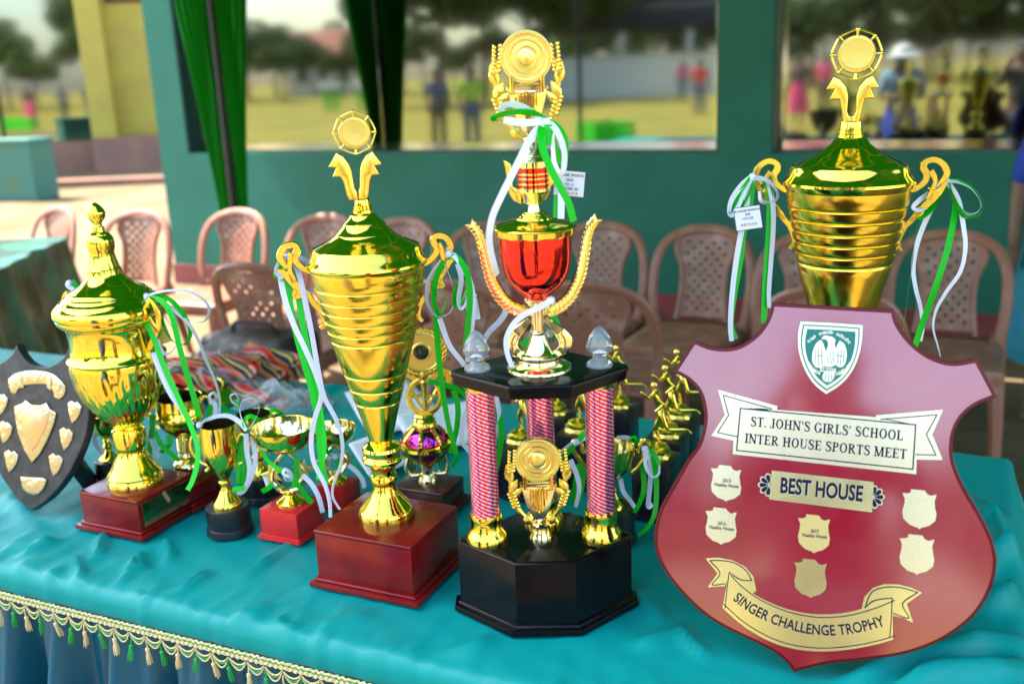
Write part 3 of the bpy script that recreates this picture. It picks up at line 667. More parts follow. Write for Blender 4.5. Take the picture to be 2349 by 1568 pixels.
# ---- tall ringed cup on a mahogany block
h = .098; A = onz(888, 1187, ZTOP+h); PA = np.array([A[0], A[1], ZO])
tA = thing('tall_cup_trophy', PA, 'tall gold ringed cup trophy with lid on a glossy mahogany block, ribbons on both handles', 'trophy')
wood_base(tA, PA, .178, .158, h)
K4 = (229.4, .3658); K5 = (745.5, .4208)
lid = [(622, 0), (622, 47), (640, 50), (660, 52), (662, 56), (685, 57), (688, 61), (706, 63), (712, 76), (717, 84), (722, 86), (742, 100), (764, 124), (769, 132), (774, 134), (800, 152), (826, 176), (832, 186), (837, 188), (856, 210), (868, 232), (873, 240), (882, 262), (896, 292), (905, 312), (914, 332), (925, 340), (960, 350), (985, 362), (1000, 375), (1012, 380), (1022, 380), (1032, 372), (1042, 362), (1044, 0)]
mk('lid', lathe(prof(PA, lid, *K4), 72), GOLD, tA, ang=28)
def ringed(y0, y1, h0, h1, n, first=1.6):
    out = []; e = np.linspace(0, 1, n+1); e = (e**.95)
    for i in range(n):
        ya_, yb = y0+(y1-y0)*e[i], y0+(y1-y0)*e[i+1]; ha, hb = h0+(h1-h0)*e[i], h0+(h1-h0)*e[i+1]; g_ = (yb-ya_)
        out += [(ya_+g_*.02, ha-7), (ya_+g_*.07, ha-1), (ya_+g_*.14, ha+1.5), (ya_+g_*.5, (ha+hb)/2+3.5), (yb-g_*.14, hb+3), (yb-g_*.07, hb), (yb-g_*.015, hb-7)]
    return out
body4 = [(1043, 352), (1050, 357), (1060, 357), (1136, 347), (1146, 340)]+ringed(1148, 1484, 340, 262, 5)
bodyA = prof(PA, body4, *K4)+prof(PA, [(70, 226), (82, 225), (160, 200), (240, 177), (250, 169), (256, 172), (322, 152), (330, 146), (336, 149), (402, 128), (409, 122), (415, 124), (500, 98), (560, 82), (620, 64), (640, 58)], *K5)
mk('cup_body', lathe(bodyA, 72), GOLDR, tA, ang=30)
mk('stem', lathe(prof(PA, [(638, 60), (644, 82), (654, 100), (670, 106), (688, 100), (700, 95), (708, 104), (722, 110), (738, 106), (748, 92), (760, 74), (785, 63), (806, 61), (812, 70), (825, 75), (842, 75), (856, 68), (862, 61), (885, 63), (920, 82), (955, 113), (980, 136), (992, 146), (1000, 149), (1004, 150), (1034, 150), (1044, 148), (1048, 148)], *K5), 64), GOLD, tA, ang=30)
Z4 = lambda x, y: (602.2+.3658*x, K4[0]+K4[1]*y)
hR1 = [(1000, 1022), (1035, 1012), (1075, 975), (1093, 930), (1072, 890), (1078, 858), (1115, 848), (1155, 868), (1180, 915), (1165, 955), (1148, 985)]
hR2 = [(1205, 992), (1165, 1020), (1128, 1075), (1095, 1130), (1050, 1165), (1020, 1225), (990, 1275), (978, 1325), (985, 1365), (1005, 1382)]
hR3 = [(1102, 900), (1118, 930), (1128, 970), (1132, 1010), (1120, 1080)]; hR4 = [(1115, 1120), (1128, 1160), (1100, 1165), (1060, 1165)]
def handle(root, P, Zf, m=GOLDC, k=1., specs=((hR1, [.012, .009, .011, .012, .010, .010, .011, .010, .006]), (hR2, [.004, .012, .012, .010, .009, .009, .008, .007, .006]), (hR3, [.01, .009, .007, .01]), (hR4, [.006, .010, .006]))):
    for mir in (False, True):
        parts = []
        for pts, wd in specs: parts.append(band2(P, [Zf(*p) for p in pts], [x*k for x in wd], .0075*k, mir))
        for x, y in ((1150, 880), (1135, 866), (1112, 864), (1165, 900)):          # beaded scroll
            q = loc2(P, *Zf(x, y)); s = shift(lathe([(0, .0018*k), (.0016*k, .0008*k), (0.0018*k, -.001*k)], 8), (0, 0, 0)); s = xf(s, Matrix.Translation(Vector(q)+Vector((0, -.0038*k, 0))) @ Matrix.Rotation(pi/2, 4, 'X'))
            parts.append(fx(P, mirx(s) if mir else s))
        mk('handle', join(*parts), m, root, ang=40)
handle(tA, PA, Z4)
Vr = [(600, 622), (655, 620), (668, 590), (676, 500), (688, 470), (737, 465), (705, 412), (752, 402), (688, 318), (650, 345), (622, 395), (612, 440), (611, 545), (606, 560), (600, 566)]
wheel_finial(tA, PA, Z4(577, 205), 51.5, None, [Z4(*p) for p in Vr])

# ---- the larger ringed cup standing behind the maroon shield
d_ = ray(1945, 440); q_ = C_+d_*(1.62/d_[1]); PK = np.array([q_[0], q_[1], ZO])
tK = thing('tall_cup_trophy', PK, 'wide gold ringed cup trophy rising behind the maroon shield, tag card on its handle', 'trophy')
KK = (45.9, .4462); ZK = lambda x, y: (1634.5+.4462*x, KK[0]+KK[1]*y)
hk = .10; wood_base(tK, PK, .19, .17, hk)
lidK = [(522, 0), (522, 54), (545, 57), (562, 58), (565, 61), (585, 62), (588, 65), (602, 66), (608, 74), (616, 82), (640, 100), (658, 122), (663, 130), (684, 155), (700, 190), (706, 200), (722, 232), (738, 258), (745, 285), (760, 292), (790, 300), (812, 318), (822, 327), (835, 328), (848, 322), (862, 314), (864, 0)]
mk('lid', lathe(prof(PK, lidK, *KK), 72), GOLD, tK, ang=28)
bk = prof(PK, [(862, 304), (868, 308), (938, 301), (946, 296)]+ringed(950, 1240, 292, 236, 5)+[(1244, 232), (1250, 233), (1290, 226), (1470, 172), (1560, 146), (1566, 140), (1574, 142), (1640, 122), (1647, 116), (1655, 118), (1840, 62), (1900, 54)], *KK)
mk('cup_body', lathe(bk, 72), GOLDR, tK, ang=30)
zs = bk[-1][1]; sr = .001
stem_rel = [(.055, 1.0), (.08, .985), (.098, .95), (.10, .90), (.085, .86), (.095, .83), (.10, .78), (.085, .73), (.055, .66), (.052, .60), (.064, .57), (.064, .52), (.055, .48), (.06, .40), (.085, .22), (.12, .1), (.138, .05), (.138, 0)]
mk('stem', lathe([(r*.56, hk+.0002+(zs-hk)*t) for r, t in stem_rel], 56), GOLD, tK, ang=30)
Kmap = lambda x, y: ZK(738+ (x-613)*.82-0, 865+(y-1050)*.818)
kh1 = [(1000, 868), (1040, 868), (1090, 830), (1100, 790), (1085, 760), (1095, 730), (1140, 717), (1185, 740), (1205, 785), (1190, 815), (1165, 840)]
kh2 = [(1205, 830), (1165, 880), (1120, 930), (1060, 985), (1020, 1030), (990, 1060), (965, 1110), (955, 1150), (972, 1185)]
kh3 = [(1122, 775), (1140, 805), (1142, 840), (1110, 920)]; kh4 = [(1060, 960), (1075, 985), (1045, 1005), (1020, 1030)]
ZK2 = lambda x, y: ZK(x+18-.035*(y-700), y)
handle(tK, PK, ZK, k=1.05, specs=((kh1, [.012, .009, .011, .012, .010, .010, .011, .010, .006]), (kh2, [.004, .012, .012, .010, .009, .009, .008, .007, .006]), (kh3, [.01, .009, .007, .01]), (kh4, [.006, .010, .006])))
VK = [(712, 522), (755, 522), (766, 470), (782, 405), (838, 402), (815, 352), (861, 350), (826, 283), (790, 300), (755, 340), (738, 390), (736, 470), (726, 490), (712, 496)]
wheel_finial(tK, PK, ZK(741, 176), 59.5, None, [ZK(*p) for p in VK])

# ---- lidded urn on a mahogany block with an engraved plate
h = .073; U1 = onz(312, 1105, ZTOP+h); PU = np.array([U1[0], U1[1], ZO])
tU = thing('urn_trophy', PU, 'gold lidded urn with spiral fluting and a pine-cone finial on a mahogany block', 'trophy')
wood_base(tU, PU, .142, .142, h)
J1 = (401.4, .2926); J2 = (745.5, .2926); Zu1 = lambda x, y: (.2926*x, J1[0]+.2926*y); Zu2 = lambda x, y: (.2926*x, J2[0]+.2926*y)
cone = [(215, 2), (222, 18), (245, 40), (270, 56), (300, 67), (325, 67), (348, 56), (368, 38), (378, 32), (392, 30), (402, 34), (406, 44), (428, 47), (444, 49), (446, 0)]
def scale_fn(r, a, t, z): return r*(1+(.07*abs(sin(a*5+t*60)) if t < .45 else 0))
cp = prof(PU, cone, *J1); mk('pine_cone_finial', lathe(sorted(cp[:-1]+[((cp[i][0]+cp[i+1][0])/2, (cp[i][1]+cp[i+1][1])/2) for i in range(0, 6)], key=lambda p: -p[1]), 40, scale_fn), GOLD, tU)
mk('lid', lathe(prof(PU, [(444, 0), (446, 60), (456, 72), (462, 80), (470, 82), (476, 88), (490, 98), (515, 104), (560, 105), (585, 99), (600, 94), (618, 93), (650, 99), (700, 111), (728, 119), (734, 125), (748, 127), (768, 130), (780, 133), (790, 142), (810, 160), (835, 184), (860, 216), (880, 254), (890, 275), (895, 290), (905, 300), (925, 312), (933, 330), (943, 336), (958, 350), (966, 372), (980, 382), (998, 400), (1008, 414), (1030, 424), (1050, 428), (1064, 426), (1078, 418), (1080, 0)], *J1), 64), GOLD, tU, ang=28)
nb = [(1078, 404), (1086, 412), (1100, 412), (1122, 402), (1138, 386), (1150, 362), (1166, 350), (1200, 338), (1260, 331), (1330, 332), (1375, 340), (1392, 350), (1402, 366), (1412, 372), (1424, 366), (1430, 358), (1440, 360)]
low = [(300, 359), (350, 354), (400, 346), (450, 334), (500, 316), (550, 293), (600, 264), (640, 236), (680, 203), (715, 168), (745, 136), (770, 110), (778, 100)]
def flute(r, a, t, z): return r
ub = prof(PU, nb, *J1); ul = prof(PU, low, *J2)
mk('urn_neck', rings(ub+ul[:1], 64), GOLD, tU, ang=30)
def fl(r, a, t, z): s = abs(sin(8*(a+2.0*t))); e = min(1, max(0, (t-.04)*7)); return r*(1-.075*e*(1-s)**2.0*(.6+t))
mk('fluted_bowl', rings(ul, 224, fl), GOLD, tU, ang=60)
mk('stem', lathe(prof(PU, [(772, 98), (780, 106), (790, 108), (798, 104), (804, 112), (812, 122), (824, 126), (930, 126), (944, 122), (955, 110), (968, 106), (985, 108), (1020, 124), (1060, 146), (1095, 166), (1122, 184), (1140, 200), (1152, 206), (1160, 200), (1166, 196), (1176, 200), (1186, 208), (1205, 211), (1222, 211), (1230, 208)], *J2), 56), GOLD, tU, ang=30)
nU = face_n(PU); rr_ = ub[1][0]
def urn_handle(ang):
    zt = lambda y: zat(PU, J1[0]+.2926*y)-PU[2]
    p1 = [(1.0, 1040), (1.12, 990), (1.20, 950), (1.30, 975), (1.38, 1050), (1.36, 1130), (1.25, 1210), (1.08, 1290), (.98, 1350), (.98, 1400), (1.02, 1440)]
    p2 = [(1.12, 990), (1.06, 1050), (1.14, 1110), (1.22, 1160), (1.24, 1210)]
    return rotz(join(*[band(cr([(rr_*r*.88, 0, zt(y)) for r, y in p], 6), wd, (0, 1, 0), .007) for p, wd in ((p1, [.01, .009, .008, .009, .012, .012, .011, .013, .010, .012, .012]), (p2, [.008, .011, .012, .008]))]), ang)
va = atan2(nU[1], nU[0])
for k, a in enumerate((va+radians(42), va+radians(222))): mk('handle', urn_handle(a), GOLDC, tU)
# engraved plate on the right face of the block
M = Matrix.Rotation(-TY, 4, 'Z') @ Matrix.Translation((.0722, 0, .034)) @ Matrix.Rotation(pi/2, 4, 'Z') @ Matrix.Rotation(pi/2, 4, 'X')
pl = mk('engraved_plate', xf(box(-.062, .062, -.016, .030, -.001, .0012, .0004, 1), M), mat('dark_green_gold_plate', (.32, .34, .1), .16, 1), tU, smooth=False)
for s_, y_, z_ in (("St. John's Girls' School", .0205, .0095), ('Inter House Sports Meet', .0105, .0095), ('House Champions', .001, .0085), ('SINGER CHALLENGE TROPHY', -.0125, .0095)):
    mk('engraved_text', xf(text2d(s_, z_, .0002), M @ Matrix.Translation((0, y_, .0016))), DARKINK if 'SINGER' not in s_ else REDINK, pl, smooth=False)
mk('peeling_tape', xf(box(-.004, .004, -.013, .014, .0013, .002, .0002, 1), M @ Matrix.Translation((-.002, .02, 0)) @ Matrix.Rotation(.5, 4, 'Z')), mat('brown_tape', (.5, .28, .13), .6), pl, smooth=False)

# ---- three-column tier trophy
h = .114; PT = np.array([.037, 1.452, ZO])
tT = thing('tier_trophy', PT, 'three-column tier trophy with a red chrome cup between black hexagonal boards', 'trophy')
Z8 = lambda x, y: (1003.6+.4023*x, 831.6+.4023*y); Z7 = lambda x, y: (1032.3+.2926*x, 458.8+.2926*y); K7 = (458.8, .2926); K8 = (831.6, .4023)
fT = frame(PT); fTi = fT.inverted()
def hexa(pts, z): return [tuple((fTi @ Vector(onz(*p, z)-PT))[:2]) for p in pts]
zb = PT[2]+h
top4 = hexa([Z8(118, 985), Z8(398, 1138), Z8(745, 1142), Z8(1106, 985)], zb)
def sym(t4):                                               # make it symmetric front to back
    w2 = (t4[3][0]-t4[0][0])/2; fw = (t4[2][0]-t4[1][0])/2; ym = (t4[0][1]+t4[3][1])/2; yf = (t4[1][1]+t4[2][1])/2; d = ym-yf; cxm = (t4[0][0]+t4[3][0])/2
    e = .05*w2
    return [(cxm-w2, ym-e), (cxm-fw, yf), (cxm+fw, yf), (cxm+w2, ym-e), (cxm+w2, ym+e), (cxm+fw, ym+d), (cxm-fw, ym+d), (cxm-w2, ym+e)], (cxm, ym, w2, d)
hx, (cxm, cym, W2, D2) = sym(top4)
def sc_hex(k, add=0.): return [(cxm+(x-cxm)*k+(add if x > cxm else -add), cym+(y-cym)*k+(add if y > cym else -add)) for x, y in hx]
mk('lower_board', fx(PT, join(prism(sc_hex(1.0), .014, h, .006, 3), prism(sc_hex(1.01, .008), .0, .009, .003, 2), prism(sc_hex(1.0, .004), .0085, .0142, .004, 3))), BLACK, tT, ang=30)
zt_ = zat(PT, Z8(0, 110)[1])
zu = PT[2]+.402
tp4 = hexa([Z7(20, 1290), Z7(385, 1452), Z7(885, 1460), Z7(1412, 1335)], zu); ux, _u = sym(tp4)
v1 = prism(ux, zu-PT[2]-.007, zu-PT[2], .004, 3); v2 = prism([(_u[0]+(x-_u[0])*.975, _u[1]+(y-_u[1])*.975) for x, y in ux], zu-PT[2]-.019, zu-PT[2]-.0068, 0)
mk('upper_board', fx(PT, join(v1, v2)), BLACK, tT, ang=30)
ucx, ucy, uW, uD = _u
colp = [(cxm-W2*.66, cym-.004), (cxm+W2*.66, cym-.004), (cxm-.012*0, cym+D2*.62)]
zc1 = zu-PT[2]-.019
for i, (x, y) in enumerate(colp):
    cr_ = .0215
    cmesh = obj('column', mesh('column', *lathe([(cr_*.98, zc1-.03-h-.03), (cr_*.98, 0)], 40), PINK), tT); cmesh.location = fT @ Vector((x, y, h+.034))
    mk('column_foot', fx(PT, shift(lathe([(cr_*1.12, h+.043), (cr_*1.16, h+.038), (cr_*1.1, h+.034), (cr_*1.05, h+.022), (cr_*1.15, h+.016), (cr_*1.34, h+.010), (cr_*1.44, h+.006), (cr_*1.44, h)], 36), (x, y, 0))), GOLD, tT)
    mk('column_cap', fx(PT, shift(lathe([(cr_*1.22, zc1), (cr_*1.22, zc1-.004), (cr_*1.16, zc1-.007), (cr_*1.2, zc1-.016), (cr_*1.12, zc1-.026), (cr_*1.06, zc1-.030), (cr_*.9, zc1-.030)], 36), (x, y, 0))), GOLD, tT)
zU = zu-PT[2]
fin_rows = [(0, .056), (.006, .053), (.012, .045), (.0165, .034), (.0185, .026), (.0175, .022), (.010, .018), (.0085, .014), (.010, .011), (.0115, .009), (.016, .006), (.0185, .003), (.0185, 0)]
for i, (x, y) in enumerate(((ucx-uW*.70, ucy-.0), (ucx+uW*.68, ucy-.0), (ucx+.004, ucy+uD*.72))):
    mk('acrylic_finial', fx(PT, shift(lathe(fin_rows, 20, lambda r, a, t, z: r*(1+.035*cos(6*a)*(1 if z > .02 else 0))), (x, y, zU+.0003))), ACR, tT)
# upper cup axis stands at the middle of the upper board
PC = fT @ Vector((ucx, ucy, 0)); PC = np.array([PT[0]+PC.x, PT[1]+PC.y, zu]); dPC = PC-PT
def upc(vf): return shift(vf, dPC)
mk('foot', upc(lathe(prof(PC, [(1030, 55), (1036, 60), (1042, 58), (1050, 56), (1100, 76), (1150, 98), (1180, 118), (1190, 130), (1194, 165), (1204, 174), (1232, 174), (1242, 168), (1258, 172), (1268, 205), (1284, 232), (1296, 252), (1310, 258), (1322, 258), (1326, 250), (1330, 250)], *K7), 56)), GOLDP, tT, ang=30)
mk('stem', upc(lathe(prof(PC, [(765, 92), (775, 102), (788, 102), (796, 92), (806, 78), (830, 66), (900, 58), (985, 49), (1015, 50), (1022, 57), (1034, 57)], *K7), 40)), GOLDP, tT, ang=30)
mk('red_cup', upc(lathe(prof(PC, [(266, 286), (330, 285), (420, 282), (490, 275), (550, 262), (600, 243), (640, 219), (680, 185), (715, 145), (745, 108), (768, 90)], *K7), 64)), REDM, tT, ang=40)
mk('cup_lid', upc(lathe(prof(PC, [(90, 0), (90, 78), (98, 82), (102, 98), (112, 102), (118, 118), (128, 124), (134, 142), (146, 146), (152, 160), (158, 205), (170, 255), (186, 300), (200, 322), (208, 328), (214, 326), (220, 320), (262, 314), (270, 306), (271, 0)], *K7), 64)), GOLD, tT, ang=28)
for sgn in (1, -1):                                        # pierced brackets at the stem
    pts = [(745, 930), (790, 970), (860, 1030), (905, 1100), (890, 1160), (830, 1195), (760, 1170)]; q = cr([loc2(PC, *Z7(*p)) for p in pts], 6)
    ax = loc2(PC, *Z7(690, 1060))[0]; q = [(2*ax-p[0], p[1], p[2]) if sgn < 0 else p for p in q]
    mk('bracket', upc(fx(PC, band(q, [.008, .011, .015, .019, .016, .010, .008], (0, 1, 0), .006))), GOLDP, tT)
leafm = mesh('leaf', *join(([(0, 0, .001), (.0048, .006, .0032), (0, .0165, .0012), (-.0048, .006, .0032), (0, .007, .0006), (.0048, .006, -.001), (0, .0165, -.001), (-.0048, .006, -.001), (0, 0, -.001)], [(0, 1, 4), (1, 2, 4), (2, 3, 4), (3, 0, 4), (0, 8, 5, 1), (1, 5, 6, 2), (2, 6, 7, 3), (3, 7, 8, 0), (8, 7, 6, 5)])), GOLDP, smooth=False)
axq = loc2(PC, *Z7(668, 560))[0]
for sgn in (1, -1):
    pts = [(722, 890), (775, 868), (850, 830), (920, 770), (972, 690), (1008, 610), (1032, 520), (1052, 420), (1070, 320), (1098, 230), (1140, 165)]
    q = cr([loc2(PC, *Z7(*p)) for p in pts], 10); ax = loc2(PC, *Z7(668, 560))[0]
    if sgn < 0: q = [np.array([2*ax-p[0], p[1], p[2]]) for p in q]
    br = mk('laurel_branch', upc(fx(PC, tube(q, .0032, 6, up=(0, 1, 0)))), GOLDC, tT)
    m = len(q); fm = frame(PC)
    for i in range(4, m-1, 4):
        t = q[min(i+1, m-1)]-q[i-1]; a = atan2(t[2], t[0]); sz = 1.22-.4*(i/m)
        for side in (-1, 1):
            o = obj('leaf', leafm, br); M = Matrix.Translation(Vector(dPC)) @ fm @ Matrix.Translation(Vector(q[i])+Vector((0, -.0015*side-.001, 0))) @ Matrix(((cos(a), -sin(a), 0, 0), (0, 0, -1, 0), (sin(a), cos(a), 0, 0), (0, 0, 0, 1))) @ Matrix.Rotation(-pi/2+side*.5, 4, 'Z') @ Matrix.Rotation(side*.35, 4, 'Y') @ Matrix.Scale(sz, 4); o.matrix_local = M

def disc_ornament(root, P, dP, c, Rpx, m=GOLDY, stand=True, name='relief_cup'):
    """round medal on a fluted relief cup between two wheat-and-laurel sprays"""
    cc = loc2(P, *c); k = dep(np.array(P)+np.array([0, 0, cc[2]]))/FPX; R = Rpx*k; T = Matrix.Translation(Vector(dP)) @ frame(P) @ Matrix.Translation(Vector(cc)); up = Matrix.Rotation(pi/2, 4, 'X')
    mk('medal_disc', xf(lathe([(0, .0062), (R*.17, .0058), (R*.33, .0044), (R*.36, .0036), (R*.4, .0048), (R*.43, .0038), (R*.6, .0036), (R*.63, .0046), (R*.66, .0036), (R*.8, .0036), (R*.82, .0052), (R*.86, .0054), (R*.9, .0042), (R*.96, .0042), (R*.975, .0058), (R, .0056), (R*1.01, .003), (R*1.01, -.004)], 72), T @ up), m, root, ang=25)
    mk('milled_rim', join(*[xf(box(-R*.013, R*.013, R*.865, R*.965, .0038, .0056, .0003, 1), T @ up @ Matrix.Rotation(2*pi*i/60, 4, 'Z')) for i in range(60)]), GOLDP, root)
    out = [(-.80, -1.12), (.80, -1.12), (.74, -1.5), (.55, -2.2), (.30, -2.75), (0, -3.05), (-.30, -2.75), (-.55, -2.2), (-.74, -1.5)]
    pr = prism([(x*R, y*R) for x, y in out], -.005, .004, .0025, 2); bars = [box(-R*.036+x*R*.12, R*.036+x*R*.12, (-2.5+.07*x*x)*R, -1.3*R, .003, .0085, .0012, 1) for x in range(-5, 6)]
    frm = [box(-.82*R, .82*R, -1.24*R, -1.08*R, -.006, .0075, .001, 1), box(-.5*R, .5*R, -1.1*R, -.98*R, -.004, .005, .001, 1)]
    mk(name, xf(join(pr, *frm), T @ up), GOLDP, root, ang=30); mk('flutes', xf(join(*bars), T @ up), GOLD, root, ang=30)
    for s in (-1, 1):
        parts = []
        pth = cr([(s*.42*R, -2.95*R), (s*.85*R, -2.45*R), (s*1.12*R, -1.9*R), (s*1.2*R, -1.3*R), (s*1.22*R, -.7*R), (s*1.14*R, -.1*R)], 8)
        parts.append(tube([(p[0], p[1], 0) for p in pth], R*.1, 6))
        for (bx, by, ln, an, wd) in ((1.2, -1.0, .75, .25, .13), (1.28, -1.5, .7, -.55, .12), (1.15, -1.75, .65, -.75, .1), (1.22, -.75, .6, .3, .1), (.7, -2.75, .55, -2.2, .13)):
            a = pi/2+s*(-an)*1.0; pts = [(s*bx*R+ln*R*t*cos(a), by*R+ln*R*t*sin(a), .002) for t in (0, .3, .6, 1)]
            parts.append(band(pts, [wd*R*1.2, wd*R*3.4, wd*R*3.0, wd*R*.1], (0, 0, 1), .004))
        for (cx_, cy_, n_, a_) in ((1.18, -.55, 7, .12), (1.02, -2.25, 5, -.5)):
            for i in range(n_):
                for e in (-1, 1):
                    x = s*(cx_+i*.10*sin(-a_)*s*0)+e*.095; y = cy_+i*.155+(.05 if e > 0 else 0); M2 = Matrix.Translation(((x+s*(-.012 if n_ > 6 else .05)*i)*R, y*R, .003)) @ Matrix.Rotation(-e*.6, 4, 'Z')
                    parts.append(xf(lathe([(0, .16*R), (.09*R, .07*R), (.08*R, -.02*R), (0, -.07*R)], 6), M2 @ Matrix.Rotation(-pi/2, 4, 'X')))
        mk('wheat_spray', xf(join(*parts), T @ up), GOLDC, root, ang=50)
    return R
Z6 = lambda x, y: (1061+.3*x, 45.9+.3*y); K6 = (45.9, .3)
disc_ornament(tT, PC, dPC, Z6(487, 285), 59)
mk('upper_bell', upc(lathe(prof(PC, [(888, 50), (896, 72), (912, 78), (925, 72), (932, 68), (1000, 88), (1004, 92), (1040, 104), (1044, 110), (1072, 124), (1078, 128), (1120, 128), (1124, 124), (1126, 0)], *K6), 44)), GOLDP, tT, ang=30)
mk('red_band', upc(lathe(prof(PC, [(1124, 121), (1290, 121)], *K6), 44)), REDM, tT)
mk('band_rings', upc(join(*[lathe(prof(PC, [(y, 122), (y+4, 127), (y+10, 127), (y+14, 122)], *K6), 44) for y in (1166, 1200, 1240)], lathe(prof(PC, [(1276, 122), (1282, 128), (1306, 128), (1314, 118), (1330, 108), (1400, 70), (1408, 50), (1410, 40), (1440, 46), (1462, 52), (1468, 66), (1474, 66), (1480, 0)], *K6), 44))), GOLDP, tT, ang=30)
for s in (-1, 1):                                          # stepped side flanges
    o6 = [(128, 1090), (150, 1070), (190, 1048), (178, 1120), (170, 1190), (192, 1240), (180, 1262), (168, 1268), (160, 1320), (130, 1372), (70, 1404), (70, 1300), (126, 1260)]
    ax = loc2(PC, *Z6(508, 1200))[0]; q = [loc2(PC, *Z6(508+p[0], p[1])) for p in o6]; q = [(ax+s*(p[0]-ax), p[2]) for p in q]
    v, f = prism(q, -.004, .004, .002, 2); mk('side_flange', upc(fx(PC, ([(x, -hh, y) for x, y, hh in v], f))), GOLDC, tT, ang=30)
mk('front_rib', upc(fx(PC, shift(tube(cr([loc2(PC, *Z6(x, y)) for x, y in ((478, 1075), (478, 1150), (478, 1240), (490, 1310), (492, 1390))], 4), .0042, 8), (0, -.0135, 0)))), GOLDP, tT)
# medal ornament standing on the lower board
PO = onz(*Z8(592, 1000), zb); dPO = PO-PT
disc_ornament(tT, PO, dPO, Z8(570, 550), 52)
mk('ornament_stand', shift(lathe(prof(PO, [(905, 40), (915, 52), (922, 50), (930, 50), (960, 54), (975, 62), (985, 66), (1000, 67), (1006, 67)], *K8), 32), dPO), GOLDP, tT)

# ---- small cups
K3 = (802.9, .3291); Z3 = lambda x, y: (401.4+.3291*x, K3[0]+K3[1]*y)
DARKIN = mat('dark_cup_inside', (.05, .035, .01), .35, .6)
def round_base(root, P, r, hh, m=BLACKP, fl=1.08):
    mk('base', lathe([(r*.94, hh), (r*.985, hh-.0012), (r, hh-.004), (r*1.01, hh*.30), (r*1.0, hh*.27), (r*1.03, hh*.245), (r*fl, hh*.07), (r*fl, 0)], 48), m, root, ang=30)
def cup_body(root, rows, m=GOLD, rf=None, n=64, inner=DARKIN, depth=.7):
    ri, zi = rows[0]; zl = rows[-1][1]; th = min(.002, ri*.05)
    mk('cup_body', rings([(ri-th, zi-.0004), (ri-th*.5, zi+.0006)]+rows, n, rf), m, root, ang=50)
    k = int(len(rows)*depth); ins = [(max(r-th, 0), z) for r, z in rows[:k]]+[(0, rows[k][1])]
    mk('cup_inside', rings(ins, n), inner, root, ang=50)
def scroll_handles(root, path, wd, dirs, m=GOLDC, twist=False):
    for a in dirs:
        p = cr([(r, 0, z) for r, z in path], 6); v = tube(p, wd, 8, up=(0, 1, 0))
        if twist:
            v = (v[0], v[1])
            beads = [shift(lathe([(0, .0016), (.0022, 0), (0, -.0016)], 6), q) for q in p[::2]]; v = join(v, *beads)
        mk('handle', rotz(v, a), m, root)
def small_cup(P, label, rows, oy, k, rb, hb, m=GOLD, hand=True, base=BLACKP, twist=True):
    t = thing('small_cup_trophy', P, label, 'trophy'); pr = prof(P, rows, oy, k); n_ = next(i for i, (y, h_) in enumerate(rows) if y < 0) if any(y < 0 for y, _ in rows) else len(rows)
    return t, pr
C1 = onz(*Z3(365, 1075), ZTOP+.052); PC1 = np.array([C1[0], C1[1], ZO])
t1 = thing('small_cup_trophy', PC1, 'small gold two-handled cup with swirled flutes on a round black base', 'trophy'); round_base(t1, PC1, 150*.3291*dep(C1)/FPX, .0515)
rw = prof(PC1, [(512, 130), (560, 128), (620, 128), (680, 126), (730, 119), (770, 106), (810, 86), (850, 58), (885, 38), (905, 32)], *K3)
cup_body(t1, rw, GOLD, lambda r, a, t, z: r*(1-.05*max(0, min(1, (t-.22)*6))*(1-abs(sin(6*(a-1.5*t))))**2), 144)
mk('stem', lathe(prof(PC1, [(903, 34), (912, 42), (922, 42), (930, 34), (950, 32), (980, 44), (1010, 62), (1035, 82), (1052, 96), (1062, 101), (1072, 101), (1078, 100)], *K3), 40), GOLD, t1, ang=30)
zf = lambda y: zat(PC1, K3[0]+K3[1]*y)-PC1[2]; r0 = rw[0][0]; v1 = atan2(face_n(PC1)[1], face_n(PC1)[0])
hp = [(r0*.98, zf(640)), (r0*1.12, zf(600)), (r0*1.3, zf(585)), (r0*1.52, zf(615)), (r0*1.62, zf(670)), (r0*1.5, zf(730)), (r0*1.2, zf(775)), (r0*.85, zf(800)), (r0*.8, zf(825)), (r0*.95, zf(840))]
scroll_handles(t1, hp, .0034, (v1+radians(68), v1+radians(248)), twist=True)

